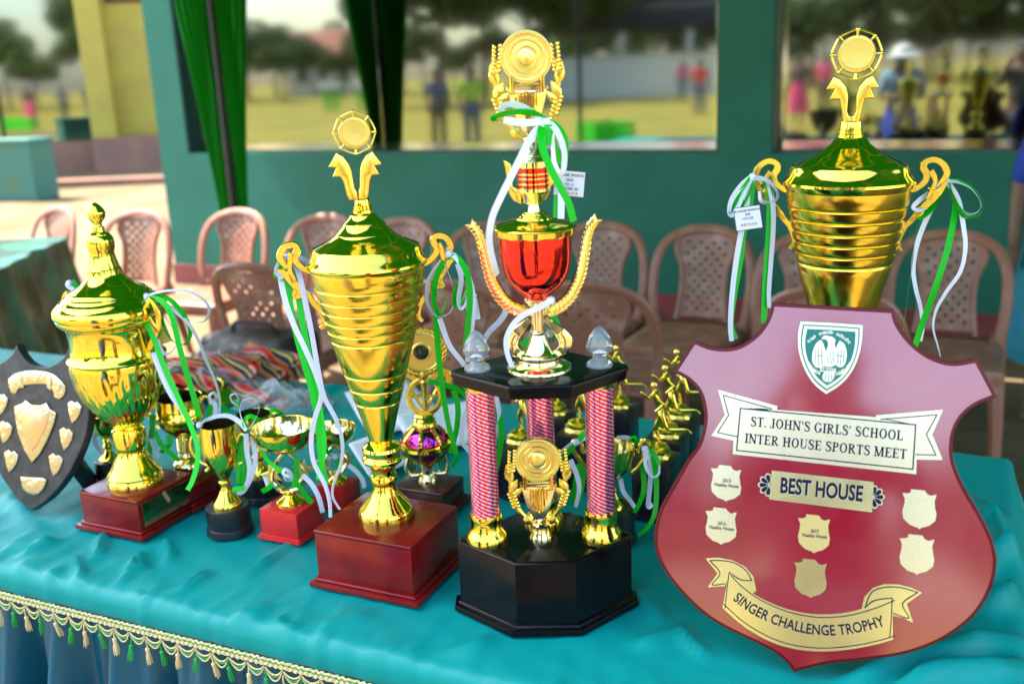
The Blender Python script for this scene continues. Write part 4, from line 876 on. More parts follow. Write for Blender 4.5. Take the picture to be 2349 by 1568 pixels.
def star_bowl(P, k, label, group=None):
    t = thing('star_bowl_trophy', P, label, 'trophy', group)
    S = .1437*k                                            # bowl radius scale: rows in units of the bowl's radius
    R = .058*k; hb = .058*k; a = .041*k
    b = mk('base', rotz(join(box(-a, a, -a, a, .009*k, hb, .002*k, 2)), -TY), REDP, t, ang=30)
    mk('plinth', rotz(join(box(-a*1.14, a*1.14, -a*1.14, a*1.14, 0, .006*k, .0012, 2), box(-a*1.07, a*1.07, -a*1.07, a*1.07, .0058*k, .0095*k, .002, 2)), -TY), REDP, t, ang=30)
    z0 = hb
    mk('foot', lathe([(.006*k, z0+.025*k), (.011*k, z0+.021*k), (.010*k, z0+.018*k), (.013*k, z0+.014*k), (.022*k, z0+.008*k), (.0255*k, z0+.005*k), (.026*k, z0)], 36), GOLD, t)
    fm = frame(P); cz = z0+.058*k
    for sgn in (-1, 1):                                    # the teardrop loop that carries the bowl
        q = [(sgn*x*k, 0, cz+z*k) for x, z in ((.0, -.033), (.016, -.028), (.0265, -.013), (.0275, .004), (.018, .022), (.006, .036), (-.004, .046))]
        mk('loop', xf(tube(cr(q, 6), [.006*k, .0085*k, .0072*k, .0065*k, .0055*k, .005*k], 10, flat=(1.3, .8), up=(0, 1, 0)), fm), GOLDP, t)
        pts = []
        for i in range(10):
            an = pi/2+i*pi/5-sgn*.2; rr = .0225*k if i % 2 == 0 else .0095*k; pts.append((sgn*.0275*k+rr*cos(an), cz+.004*k+rr*sin(an)))
        v, f = prism(pts, 0, .004*k, .0012*k, 1); mk('star', xf(([(x, -h_-.003*k, y) for x, y, h_ in v], f), fm), GOLDY, t, smooth=False)
    zb_ = cz+.043*k; bz = .048*k
    rows = [(R, zb_+bz), (R*.985, zb_+bz*.82), (R*.93, zb_+bz*.58), (R*.82, zb_+bz*.36), (R*.62, zb_+bz*.17), (R*.36, zb_+bz*.05), (R*.14, zb_-.001)]
    cup_body(t, rows, GOLD, None, 64, GOLDP, .99); return t
D1 = onz(*Z3(815, 1300), ZTOP); star_bowl(np.array([D1[0], D1[1]+.02, ZO]), .99, 'gold bowl trophy with two stars on a bright red square base')
D2_ = onz(*Z3(1145, 1060), ZTOP); star_bowl(np.array([D2_[0], D2_[1], ZO]), .75, 'smaller gold star bowl trophy on a dark red base, behind the tall ringed cup')

# ---- cup on a dark red block behind the urn
P4 = onz(432, 1150); P4 = np.array([P4[0], P4[1]+.02, ZO]); t4 = thing('small_cup_trophy', P4, 'gold goblet with beaded stem on a dark red block behind the urn', 'trophy')
wood_base(t4, P4, .098, .098, .048); 
K2 = J2
rw = prof(P4, [(560, 182), (600, 180), (680, 182), (688, 190), (720, 190), (728, 180), (760, 168), (800, 140), (840, 100), (865, 66), (880, 50)], *K2); cup_body(t4, rw, GOLD)
st4 = [(878, 48)]+[(885+i*17+j, 50+(6 if j in (5, 9) else 0)) for i in range(6) for j in (1, 5, 9, 13)]+[(992, 46), (1010, 56), (1025, 62), (1036, 58), (1050, 78), (1066, 98), (1080, 104), (1096, 106), (1100, 100)]
mk('stem', lathe([(r, z) for r, z in prof(P4, st4, *K2)]+[(.026, .0485)], 36), GOLDP, t4, ang=40)
r0 = rw[0][0]; zf = lambda y: zat(P4, K2[0]+K2[1]*y)-P4[2]; v4 = atan2(face_n(P4)[1], face_n(P4)[0])
scroll_handles(t4, [(r0*.98, zf(600)), (r0*1.15, zf(570)), (r0*1.3, zf(600)), (r0*1.32, zf(680)), (r0*1.2, zf(760)), (r0*.95, zf(800))], .0032, (v4+radians(75), v4+radians(255)), twist=True)
# ---- cup in shadow between the swirled cup and the red star bowl; another low one behind the urn
def dark_cup(px, py, label, k=1., handles=True):
    P = onz(px, py); P = np.array([P[0], P[1], ZO]); t = thing('small_cup_trophy', P, label, 'trophy'); round_base(t, P, .040*k, .050*k); z = .05*k
    mk('stem', lathe([(.008*k, z+.060*k), (.011*k, z+.050*k), (.008*k, z+.046*k), (.013*k, z+.036*k), (.008*k, z+.028*k), (.012*k, z+.018*k), (.020*k, z+.008*k), (.026*k, z+.003*k), (.026*k, z)], 30), GOLD, t)
    rows = [(.035*k, z+.125*k), (.034*k, z+.105*k), (.031*k, z+.09*k), (.024*k, z+.073*k), (.013*k, z+.062*k), (.008*k, z+.058*k)]; cup_body(t, rows, GOLD)
    v = atan2(face_n(P)[1], face_n(P)[0])
    if handles: scroll_handles(t, [(.033*k, z+.115*k), (.045*k, z+.125*k), (.052*k, z+.11*k), (.048*k, z+.09*k), (.03*k, z+.082*k)], .003*k, (v+1.3, v+1.3+pi), twist=True)
    return P
PDk = dark_cup(603, 1140, 'gold cup on a round black base half hidden behind the red-based star bowl', 1.0)
PDu = dark_cup(258, 1092, 'small gold cup on a round black base hidden behind the urn', .8, False)

# ---- handled bowl on a round black base behind the tier trophy
KJ = (774.2, .3109); ZJ = lambda x, y: (1261.7+.3109*x, KJ[0]+KJ[1]*y)
J = onz(*ZJ(455, 1240), ZTOP+.062); PJ = np.array([J[0], J[1], ZO]); tJ = thing('handled_bowl_trophy', PJ, 'gold bowl with rope-edged handles on a round black base behind the spiral column', 'trophy')
round_base(tJ, PJ, 168*.3109*dep(J)/FPX, .0615)
rw = prof(PJ, [(800, 178), (850, 174), (890, 165), (930, 150), (970, 124), (1000, 94), (1025, 60), (1036, 34)], *KJ); cup_body(tJ, rw, GOLD, None, 64, GOLDP, .95)
mk('stem', lathe(prof(PJ, [(1034, 40), (1045, 40), (1056, 28), (1085, 28), (1105, 36), (1118, 46), (1130, 40), (1150, 52), (1172, 66), (1182, 60), (1200, 78), (1222, 92), (1236, 100), (1250, 101)], *KJ), 36), GOLD, tJ, ang=30)
r0 = rw[0][0]; zf = lambda y: zat(PJ, KJ[0]+KJ[1]*y)-PJ[2]; vJ = atan2(face_n(PJ)[1], face_n(PJ)[0])
scroll_handles(tJ, [(r0*.98, zf(830)), (r0*1.15, zf(840)), (r0*1.22, zf(790)), (r0*1.35, zf(752)), (r0*1.55, zf(770)), (r0*1.56, zf(830)), (r0*1.35, zf(890)), (r0*1.1, zf(950)), (r0*.85, zf(990)), (r0*.9, zf(1005))], .0042, (vJ+radians(90), vJ+radians(270)), twist=True)

# ---- wreath-and-torch trophy with a purple ball
PB = onz(*Z5(700, 850) if False else (688.2+.4208*700, K5[0]+K5[1]*852), ZTOP+.05); PP5 = np.array([PB[0], PB[1], ZO])
tP = thing('ball_trophy', PP5, 'gold wreath-and-torch trophy with a purple ball on a brown block', 'trophy')
wood_base(tP, PP5, .105, .088, .05, mat('brown_block', (.075, .022, .016), .3, 0, .5, rv=(20, .2, .4)))
Z5 = lambda x, y: (688.2+.4208*x, K5[0]+K5[1]*y)
mk('foot', lathe(prof(PP5, [(745, 30), (752, 42), (765, 36), (800, 30), (812, 34), (820, 42), (835, 50), (848, 52), (856, 52)], *K5), 36), GOLDP, tP)
mk('purple_ball', lathe(prof(PP5, [(552, 62), (562, 78), (580, 98), (605, 114), (635, 121), (665, 117), (692, 102), (715, 80), (735, 52), (747, 30)], *K5), 48), PURP, tP)
pr = prof(PP5, [(552, 64), (605, 118), (640, 125), (668, 121), (715, 84), (747, 36)], *K5)
strap = [tube(cr([(r*1.01*cos(a), r*1.01*sin(a), z) for r, z in pr], 5), .0042, 6) for a in [va+.35+i*2*pi/7 for i in range(7)]]
mk('gold_straps', join(*strap, lathe(prof(PP5, [(632, 124), (640, 136), (655, 138), (664, 128)], *K5), 48)), GOLD, tP)
mk('collar', lathe(prof(PP5, [(478, 0), (480, 46), (490, 54), (502, 50), (512, 60), (520, 56), (532, 64), (545, 66), (556, 64)], *K5), 40), GOLD, tP, ang=30)
for s in (-1, 1):
    pts = [(138+688, 600), (130+688, 640), (100+688, 680), (122+688, 760), (105+688, 800), (60+688, 806), (30+688, 800)]; ax = loc2(PP5, *Z5(688, 680))[0]
    def q5(p): v = loc2(PP5, *Z5(*p)); return np.array([ax+s*(v[0]-ax), v[1], v[2]])
    prt = [tube(cr([q5(p) for p in pts], 5), .0034, 8)]+[tube([q5((688+x, 690)), q5((688+x+2, 795))], .0018, 6) for x in (72, 86, 100)]
    mk('lyre_handle', fx(PP5, join(*prt)), GOLDP, tP)
cW = loc2(PP5, *Z5(680, 385)); kk = dep(PB)/FPX*.4208
wr = []
for i in range(44):
    a = -pi/2+(i/43-.5)*2*pi*.86; x, z = cW[0]+cos(a)*84*kk*1.0, cW[2]+sin(a)*92*kk
    for e in (-1, 0, 1):
        M2 = Matrix.Translation((x, -.002*e*e-.001, z)) @ Matrix.Rotation(-(a+(pi/2 if a > -pi/2 else -pi/2)+e*.55), 4, 'Y'); wr.append(xf(lathe([(0, .011), (.0030, .004), (.0026, -.004), (0, -.007)], 6), M2 @ Matrix.Rotation(pi/2, 4, 'Y') @ Matrix.Rotation(0, 4, 'X')))
mk('wreath', fx(PP5, join(*wr)), GOLDC, tP, ang=50)
tor = [(655, 350), (690, 350), (684, 430), (662, 430)]
mk('torch', fx(PP5, join(shift(lathe([(0, .040), (.007, .033), (.0075, .026), (.0045, .020), (.007, .016), (.006, .012), (.0045, -.02), (.004, -.036)], 16), (cW[0], -.002, cW[2]+.012)), *[tube([(cW[0], 0, cW[2]-.030), (cW[0]+s*.024, 0, cW[2]+.012)], .0034, 6) for s in (-1, 1)], tube([(cW[0]-.03, 0, cW[2]), (cW[0]+.03, 0, cW[2])], .003, 6))), GOLDC, tP)
for s in (-1, 1): mk('scroll', fx(PP5, band(cr([(cW[0]+s*x, 0, cW[2]+z) for x, z in ((.010, .030), (.020, .038), (.034, .046), (.044, .040), (.046, .026), (.042, .016))], 5), [.008, .012, .016, .015, .012, .006], (0, 1, 0), .007)), GOLDC, tP)
cD = loc2(PP5, *Z5(660, 145)); RD5 = 120*kk; T5 = frame(PP5) @ Matrix.Translation(Vector(cD)) @ Matrix.Rotation(pi/2, 4, 'X')
mk('medal_disc', xf(lathe([(0, .002), (RD5*.32, .002), (RD5*.34, .0042), (RD5*.4, .0042), (RD5*.44, .003), (RD5*.82, .003), (RD5*.86, .0055), (RD5, .004), (RD5, -.004)], 56), T5), GOLDY, tP, ang=25)
mk('lens', xf(lathe([(0, .0052), (RD5*.2, .0048), (RD5*.33, .0035), (RD5*.33, .002)], 32), T5), mat('dark_lens', (.05, .06, .05), .06, .5), tP)
mk('leaf_rim', xf(join(*[xf(xf(lathe([(0, .012), (.0036, .004), (.003, -.004), (0, -.008)], 6), Matrix.Rotation(-pi/2, 4, 'X')), Matrix.Rotation(2*pi*i/30, 4, 'Z') @ Matrix.Translation((0, RD5*1.0, .003)) @ Matrix.Rotation(1.1, 4, 'Z')) for i in range(30)]), T5), GOLDC, tP, ang=50)

# ---- sprinter trophies on black blocks
J_ = dict(hip=(0, 0, .50), spine=(-.035, 0, .62), chest=(-.075, 0, .75), neck=(-.10, 0, .84), head=(-.115, 0, .90), crown=(-.125, 0, .965),
          ls=(-.08, -.10, .79), le=(.05, -.17, .70), lh=(-.055, -.15, .60), lf=(-.085, -.145, .575), rs=(-.08, .10, .79), re=(-.20, .15, .68), rh=(-.29, .10, .77), rf=(-.315, .09, .79),
          lhip=(0, -.065, .48), lk=(.08, -.08, .30), la=(.36, -.08, .315), lt=(.43, -.08, .25), rhip=(0, .065, .48), rk=(-.10, .07, .27), ra=(-.03, .06, .055), rt=(-.11, .06, .02))
nm = list(J_); ed = [('hip', 'spine'), ('spine', 'chest'), ('chest', 'neck'), ('neck', 'head'), ('head', 'crown'), ('chest', 'ls'), ('ls', 'le'), ('le', 'lh'), ('lh', 'lf'), ('chest', 'rs'), ('rs', 're'), ('re', 'rh'), ('rh', 'rf'), ('hip', 'lhip'), ('lhip', 'lk'), ('lk', 'la'), ('la', 'lt'), ('hip', 'rhip'), ('rhip', 'rk'), ('rk', 'ra'), ('ra', 'rt')]
rd = dict(hip=.065, spine=.052, chest=.07, neck=.03, head=.048, crown=.04, ls=.042, le=.03, lh=.021, lf=.024, rs=.042, re=.03, rh=.021, rf=.024, lhip=.058, lk=.042, la=.023, lt=.018, rhip=.058, rk=.042, ra=.024, rt=.02)
run_me = skin([J_[k] for k in nm], [(nm.index(a), nm.index(b)) for a, b in ed], [rd[k] for k in nm], 0, 2); run_me.materials.append(mat('gold_figure', (.93, .70, .1), .16, 1))
hair_me = mesh('hair', *shift(lathe([(0, .045), (.03, .035), (.046, .008), (.048, -.02), (.04, -.04)], 14), (-.105, 0, .935)), GOLDC)
mound = mesh('mound', *lathe([(.02, .05), (.05, .035), (.075, .028), (.07, .015), (.095, .0), (.09, -.02), (.105, -.04), (.105, -.055)], 28, lambda r, a, t, z: r*(1+.05*sin(9*a+t*9))), GOLDC)
RB = mesh('base', *box(-.036, .036, -.036, .036, .009, .112, .0015, 2), BLACKP); RP = mesh('plinth', *box(-.042, .042, -.042, .042, 0, .0092, .003, 2), BLACKP)
def runner(px, py, k, label, zfoot, face=0., hide=False):
    """pixel of the figure's foot; the block's height follows from where it stands"""
    P = onz(px, py, ZTOP+.115*k); t = thing('runner_trophy', (P[0], P[1], ZO), label, 'trophy', 'sprinter trophies on black blocks')
    b = obj('base', RB, t); b.scale = (k,)*3; b.rotation_euler.z = -TY; p = obj('plinth', RP, t); p.scale = (k,)*3; p.rotation_euler.z = -TY
    q = obj('grass_mound', mound, t, loc=(0, 0, .127*k)); q.scale = (.26*k,)*3
    f = obj('runner_figure', run_me, t); hh = obj('hair', hair_me, f); f.scale = (.126*k,)*3; f.rotation_euler.z = -TY*.6+face; f.location = (.010*k, 0, .130*k); return P
runner(*ZJ(785, 865), 1.0, 'gold sprinter figure on a black block right behind the handled bowl', 0)
runner(*ZJ(862, 715), 1.0, 'gold sprinter figure on a black block, middle one beside the maroon shield', 0)
runner(*ZJ(945, 575), 1.0, 'gold sprinter figure on a black block touching the maroon shield edge', 0)
runner(1192, 1010, .95, 'gold sprinter figure on a black block seen between the two left spiral columns', 0)
runner(1325, 985, .95, 'gold sprinter figure on a black block seen between the back and right spiral columns', 0)
runner(1418, 930, .95, 'gold sprinter figure on a black block above the handled bowl', 0)
runner(1275, 945, .92, 'gold sprinter figure on a black block directly behind the back spiral column', 0)

# ================================================================== maroon shield
tipS = onz(1821, 1539, ZTOP); yS, tl = radians(-16), radians(15)
nS_ = np.array([sin(yS)*cos(tl), -cos(yS)*cos(tl), sin(tl)]); e1S = np.cross([0, 0, 1.], nS_); e1S /= np.linalg.norm(e1S); e2S = np.cross(nS_, e1S)
PS = np.array([tipS[0], tipS[1], ZO]); MS = Matrix(((e1S[0], e2S[0], nS_[0], 0), (e1S[1], e2S[1], nS_[1], 0), (e1S[2], e2S[2], nS_[2], 0), (0, 0, 0, 1)))
TH = .016
def su(px, py):                                            # pixel -> in-plane coordinates on the shield's front
    q = onplane(px, py, PS+nS_*TH, nS_)-PS; return (float(np.dot(q, e1S)), float(np.dot(q, e2S)))
Za = lambda x, y: (1491.1+.36525*x, 659.5+.36525*y); Zb = lambda x, y: (1491.1+.36525*x, 1032.3+.36525*y)
tS = thing('shield_plaque', PS, 'large maroon lacquered shield plaque with a green eagle crest and gold banners', 'plaque')
def spl(pts, n=8): return [tuple(p) for p in cr(pts, n)]
o_ = [Za(768, 97), Za(1532, 140)]
o_ += spl([Za(1532, 140), Za(1560, 230), Za(1640, 340), Za(1760, 430), Za(1900, 470), Za(2055, 447)])[1:]
o_ += [Za(2180, 683)]+spl([Za(2180, 683), Za(2040, 745), Za(1950, 830), Za(1905, 950), Za(1910, 1090), Za(1980, 1260), Zb(2080, 410), Zb(2150, 560), Zb(2177, 700), Zb(2150, 850), Zb(2070, 1000), Zb(1960, 1110), Zb(1800, 1210), Zb(1600, 1280), Zb(1350, 1318), Zb(1130, 1340), Zb(1000, 1368), Zb(905, 1394)])[1:]
o_ += spl([Zb(905, 1394), Zb(870, 1345), Zb(790, 1275), Zb(680, 1215), Zb(520, 1140), Zb(380, 1060), Zb(250, 950), Zb(120, 800), Zb(45, 660), Zb(28, 540), Zb(60, 380), Zb(140, 230), Za(230, 1090), Za(300, 990), Za(335, 880), Za(340, 780), Za(310, 660), Za(240, 580), Za(147, 528)])[1:]
o_ += spl([Za(147, 528), Za(275, 330)], 2)[1:]+spl([Za(275, 330), Za(400, 375), Za(540, 372), Za(660, 300), Za(735, 200), Za(768, 97)])[1:-1]
out2 = [su(*p) for p in o_]; minv = min(p[1] for p in out2); dz = -minv
def offset(pts, d):
    P = [np.array(p) for p in pts]; n = len(P); A_ = sum(P[i][0]*P[(i+1) % n][1]-P[(i+1) % n][0]*P[i][1] for i in range(n)); o = []
    for i in range(n):
        t1, t2 = P[i]-P[i-1], P[(i+1) % n]-P[i]; t1 /= np.linalg.norm(t1)+1e-9; t2 /= np.linalg.norm(t2)+1e-9; n1, n2 = np.array([t1[1], -t1[0]]), np.array([t2[1], -t2[0]]); b = n1+n2; b = b/max(np.dot(b, b)/2, .5); o.append(tuple(P[i]+b*d*(1 if A_ > 0 else -1)))
    A2 = np.array(P); B2 = np.roll(A2, -1, 0)-A2; L2 = (B2**2).sum(1)+1e-12
    def dist(q): t = np.clip(((np.array(q)-A2)*B2).sum(1)/L2, 0, 1); return np.sqrt((((A2+B2*t[:, None])-np.array(q))**2).sum(1).min())
    return [q for q in o if dist(q) > abs(d)*.93]
mk('rim', xf(prism(offset(out2, .0008), -.001, TH-.0035, .001, 1), MS), WOODE, tS, ang=30)
mk('shield_board', xf(prism(offset(out2, -.0045), .001, TH, 0), MS), WOODS, tS, smooth=False).data.materials.append(WOODE)
sb = [c for c in tS.children if c.name.startswith('shield_board')][0].data
for p in sb.polygons:
    if abs(p.normal.dot(Vector(nS_))) < .97: p.material_index = 1
mk('rear_strut', xf(box(-.02, .02, .02, .26, -.006, -.001), MS @ Matrix.Translation((0, .02, 0)) @ Matrix.Rotation(-radians(52)*0, 4, 'X')), WOODE, tS, smooth=False)
strut_top = np.array(e2S)*.24-nS_*.004; foot = np.array([strut_top[0]+TB[0]*.06, strut_top[1]+TB[1]*.06, .0])
mk('rear_strut', tube([strut_top, foot], .012, 4), WOODE, tS, smooth=False)
def on_shield(pts2, h0, h1, m, name, parent=tS, bev=0., px=True):
    q = [su(*p) for p in pts2] if px else pts2
    return mk(name, xf(prism(q, TH+h0, TH+h1, bev, 1), MS), m, parent, smooth=False)
def txt_on(vf, c, d, h0, m, name, parent):                 # 2D lettering with its centre at pixel c, baseline towards pixel d
    a = np.array(su(*c)); b = np.array(su(*d)); t = (b-a)/np.linalg.norm(b-a); n = np.array([-t[1], t[0]])
    v = [tuple(MS @ Vector((*(a+t*p[0]+n*p[1]), TH+h0))) for p in vf[0]]; return mk(name, (v, vf[1]), m, parent, smooth=False)
def fit_on(s, l, r_, cap, h0, m, name, parent, thick=0., ser=False):
    """lettering fitted between two baseline pixels, cap height in metres"""
    v = serif(s)[0] if ser else text2d(s, 1., thick); X = [p[0] for p in v[0]]; Y = [p[1] for p in v[0]]; x0, x1, y1 = min(X), max(X), max(Y)
    a = np.array(su(*l)); b = np.array(su(*r_)); t = (b-a); n = np.array([-t[1], t[0]])/np.linalg.norm(t)
    return mk(name, ([tuple(MS @ Vector((*(a+t*(p[0]-x0)/(x1-x0)+n*p[1]/y1*cap), TH+h0))) for p in v[0]], v[1]), m, parent, smooth=False)
def line_on(pts, wd, h0, m, name, parent, closed=False):
    q = [np.array(su(*p)) for p in pts]; q = q+[q[0]] if closed else q
    parts = []
    for a, b in zip(q[:-1], q[1:]):
        t = (b-a)/(np.linalg.norm(b-a)+1e-9); n = np.array([-t[1], t[0]])*wd/2; a2, b2 = a-t*wd*.4, b+t*wd*.4
        parts.append(([tuple(MS @ Vector((*p, TH+h0))) for p in (a2-n, b2-n, b2+n, a2+n)], [(0, 1, 2, 3)]))
    for i, (v, f) in enumerate(parts):
        if i % 2: parts[i] = ([tuple(Vector(p)+Vector(nS_)*.00008) for p in v], f)
    return mk(name, join(*parts), m, parent, smooth=False)
# crest: gold, green, gold, green shields with an eagle
def crest(k, cx=1133, cy=420):
    base = spl([(945, 213), (1140, 222), (1335, 236)], 2)+spl([(1335, 236), (1330, 330), (1310, 430), (1265, 530), (1195, 610), (1106, 668)], 5)[1:]+spl([(1106, 668), (1030, 605), (970, 510), (935, 400), (930, 300), (945, 213)], 5)[1:-1]
    return [Za(cx+(x-cx)*k, cy+(y-cy)*k) for x, y in base]
cr_ = on_shield(crest(1), -.0004, .0010, PLATE, 'crest')
on_shield(crest(.915), .0009, .00125, CRESTG, 'crest_field', cr_); on_shield(crest(.87), .0012, .0015, PLATE, 'crest_border', cr_); on_shield(crest(.78), .0014, .0018, CRESTG, 'crest_field', cr_)
def eag(pts, h=.0017, m=PLATE, nm='eagle'): return on_shield([Za(*p) for p in pts], h, h+.0004, m, nm, cr_)
wl = [(1075, 328), (1052, 340), (1032, 370), (1020, 410), (1017, 450), (1026, 482), (1045, 500), (1075, 500), (1105, 480), (1110, 420), (1098, 380), (1088, 350)]
eag(spl(wl, 3)); eag(spl([(1190, 332), (1215, 348), (1230, 380), (1236, 420), (1230, 462), (1214, 492), (1190, 500), (1165, 480), (1155, 430), (1165, 385), (1178, 355)], 3))
eag(spl([(1085, 306), (1100, 300), (1125, 304), (1150, 312), (1165, 330), (1160, 350), (1165, 390), (1168, 440), (1160, 490), (1100, 494), (1095, 450), (1105, 400), (1118, 360), (1112, 332), (1098, 322), (1092, 318)], 3), .0021)
eag([(1075, 316), (1096, 302), (1100, 322), (1088, 326)], .0022); eag(spl([(1092, 530), (1130, 522), (1160, 532), (1150, 575), (1125, 592), (1092, 585), (1080, 560)], 3))
for (x0, y0, x1, y1) in ((1040, 395, 1034, 470), (1058, 385, 1056, 488), (1076, 385, 1080, 485), (1218, 395, 1214, 470), (1200, 392, 1196, 482), (1182, 400, 1178, 478), (1045, 430, 1085, 425), (1172, 425, 1215, 430), (1105, 540, 1098, 582), (1122, 538, 1120, 585), (1140, 540, 1142, 580), (1128, 400, 1140, 480), (1148, 395, 1152, 470), (1115, 430, 1122, 480)):
    line_on([Za(x0, y0), Za(x1, y1)], .0007, .0027, CRESTG, 'feather_line', cr_)
eag([(1068, 497), (1168, 504), (1166, 532), (1068, 526)], .0024); eag([(990, 455), (1018, 490), (1066, 525), (1070, 548), (1030, 530), (1002, 500)], .002); eag([(1256, 462), (1228, 500), (1168, 530), (1166, 552), (1208, 540), (1240, 510)], .002)
fit_on('AMANTI', Za(1074, 521), Za(1162, 526), .005, .0030, CRESTG, 'motto', cr_, .02)
fit_on('NIHIL', Za(1008, 495), Za(1058, 538), .0042, .0026, CRESTG, 'motto', cr_, .02); fit_on('DIFFICILE', Za(1174, 548), Za(1238, 500), .0042, .0026, CRESTG, 'motto', cr_, .02)
for i in range(15):                                        # curved line of round script above the eagle
    if i in (3, 9): continue
    u = i/14; x = 998+u*252; y = 335-58*(1-(2*u-1)**2)+u*8
    a = [Za(x+7*cos(t), y+7*sin(t)) for t in np.linspace(.6*(i % 3), .6*(i % 3)+5.2, 7)]; line_on(a, .0009, .0021, PLATE, 'script', cr_)
    if i % 2: line_on([Za(x+8, y+5), Za(x+13, y-4), Za(x+9, y-9)], .0008, .0022, PLATE, 'script', cr_)
# upper banner
bn = [(428, 640), (800, 742), (797, 766), (1420, 812), (1420, 800), (1840, 765), (1772, 922), (1838, 1080), (1674, 1078), (1672, 1170), (520, 1044), (524, 960), (386, 928), (470, 798)]
b1 = on_shield([Za(*p) for p in bn], -.0004, .0010, PLATE, 'name_banner')
ln = lambda pts, wd=.0013, par=b1, closed=False, z=Za: line_on([z(*p) for p in pts], wd, .0013, INK, 'border_line', par, closed)
ln([(568, 757), (1668, 860), (1650, 1138), (544, 1020)], .0016, closed=True)
ln([(548, 934), (425, 908), (494, 800), (460, 675), (765, 760)]); ln([(1668, 1046), (1795, 1050), (1735, 920), (1802, 797), (1450, 826)])
on_shield([Za(*p) for p in ((568, 757), (700, 757), (770, 764), (720, 770))], .0010, .0014, INK, 'fold', b1); on_shield([Za(*p) for p in ((1450, 822), (1520, 830), (1668, 860), (1600, 852))], .0010, .0014, INK, 'fold', b1)
fit_on("ST. JOHN'S GIRLS' SCHOOL", Za(632, 868), Za(1585, 958), .0133, .0013, INK, 'lettering', b1, ser=True)
fit_on('INTER HOUSE SPORTS MEET', Za(595, 972), Za(1608, 1075), .0133, .0013, INK, 'lettering', b1, ser=True)
# BEST HOUSE bar
b2 = on_shield([Zb(*p) for p in ((765, 126), (1405, 198), (1395, 388), (748, 306))], -.0004, .0014, PLATEG, 'title_bar')
fit_on('BEST HOUSE', Zb(817, 262), Zb(1334, 318), .0205, .0018, INK, 'lettering', b2, .03)
fit_on('BEST HOUSE', Zb(820, 265), Zb(1337, 321), .0208, .0016, PLATE, 'lettering_edge', b2, .045)
for cx, cy, s in ((752, 216, -1), (1400, 292, 1)):
    for i in range(5):
        a = radians(-78+39*i); L_ = 74; c, s_ = cos(a)*s, sin(a)
        pt = [(cx+c*u*L_-s_*w_*s, cy+s_*u*L_+c*w_*s) for u, w_ in ((0, 0), (.45, -15), (.8, -19), (1, -8), (1, 8), (.8, 19), (.45, 15))]
        p_ = on_shield([Zb(*p) for p in pt], -.0004+i*.00005, .0009+i*.00006, PLATE, 'rosette_petal', b2)
        pt = [(cx+c*(.12+u*.8)*L_*.95-s_*w_*s*.72, cy+s_*(.12+u*.8)*L_*.95+c*w_*s*.72) for u, w_ in ((0, 0), (.45, -15), (.8, -19), (1, -8), (1, 8), (.8, 19), (.45, 15))]
        on_shield([Zb(*p) for p in pt], .0009+i*.00006, .0013+i*.00006, INK, 'petal_inlay', b2)
# small year shields
ys = [(-.48, -1.0), (.30, -.97), (.46, -.78), (.66, -.72), (.98, -.80), (.86, -.45), (.90, -.1), (.97, .2), (.90, .55), (.55, .80), (.12, .92), (.0, 1.0), (-.12, .92), (-.55, .80), (-.92, .5), (-.98, .15), (-.88, -.2), (-.84, -.5), (-.98, -.78), (-.70, -.78), (-.5, -.84)]
for cx, cy, w_, h_, yr, m_ in ((478, 207, 97, 114, '2015', PLATE), (447, 475, 100, 116, '2016', PLATE), (1030, 524, 103, 121, '2017', mat('dull_gold_plate', (.72, .58, .24), .4, .8)), (1008, 803, 104, 122, None, PLATEG), (1692, 370, 110, 124, None, PLATE), (1676, 654, 112, 126, None, PLATE)):
    y_ = on_shield([Zb(cx+x*w_, cy+y*h_+x*6) for x, y in ys], -.0004, .0009, m_, 'year_plate')
    if yr:
        fit_on(yr, Zb(cx-22, cy-10), Zb(cx+30, cy-6), .0047, .0012, DARKINK, 'lettering', y_, .03); fit_on('Visakha House', Zb(cx-78, cy+14), Zb(cx+80, cy+28), .0045, .0012, DARKINK, 'lettering', y_, .03)
# lower curved banner
up_ = [(497, 765), (560, 830), (660, 905), (780, 965), (900, 1005), (1020, 1025), (1130, 1027), (1240, 1015), (1340, 990), (1430, 960), (1522, 922)]
lo_ = [(455, 985), (560, 1080), (680, 1160), (800, 1215), (930, 1248), (1070, 1260), (1200, 1253), (1330, 1235), (1440, 1210), (1526, 1185)]
b3 = on_shield([Zb(*p) for p in spl(up_, 3)+spl(lo_[::-1], 3)], -.0003, .0014, PLATEG, 'lower_banner')
for pts, m_ in (([(348, 676), (430, 672), (520, 690), (600, 730), (650, 790), (668, 880), (640, 900), (560, 830), (497, 790), (470, 850), (362, 858), (425, 770)], PLATEG), ([(1708, 892), (1640, 860), (1560, 840), (1470, 838), (1400, 862), (1345, 920), (1328, 1000), (1440, 960), (1522, 935), (1525, 1035), (1590, 1050), (1652, 1080), (1612, 960)], PLATEG)):
    on_shield([Zb(*p) for p in pts], -.0005, .0010, m_, 'banner_tail', b3)
lnb = lambda pts, wd=.0012: line_on([Zb(*p) for p in spl(pts, 4)], wd, .0017, INK, 'border_line', b3)
lnb([(x+12, y+18) for x, y in up_]); lnb([(x+8, y-22) for x, y in lo_]); lnb([(497, 765), (484, 870), (472, 985)]); lnb([(1520, 925), (1515, 1050), (1505, 1165)])
lnb([(375, 690), (450, 690), (530, 705), (600, 750), (640, 815)]); lnb([(640, 815), (570, 810), (497, 765)]); lnb([(375, 690), (440, 770), (390, 840), (470, 835)]); lnb([(1680, 890), (1580, 860), (1470, 858), (1390, 890), (1350, 985)]); lnb([(1350, 985), (1410, 940), (1520, 925)]); lnb([(1680, 890), (1585, 960), (1625, 1050), (1530, 1022)])
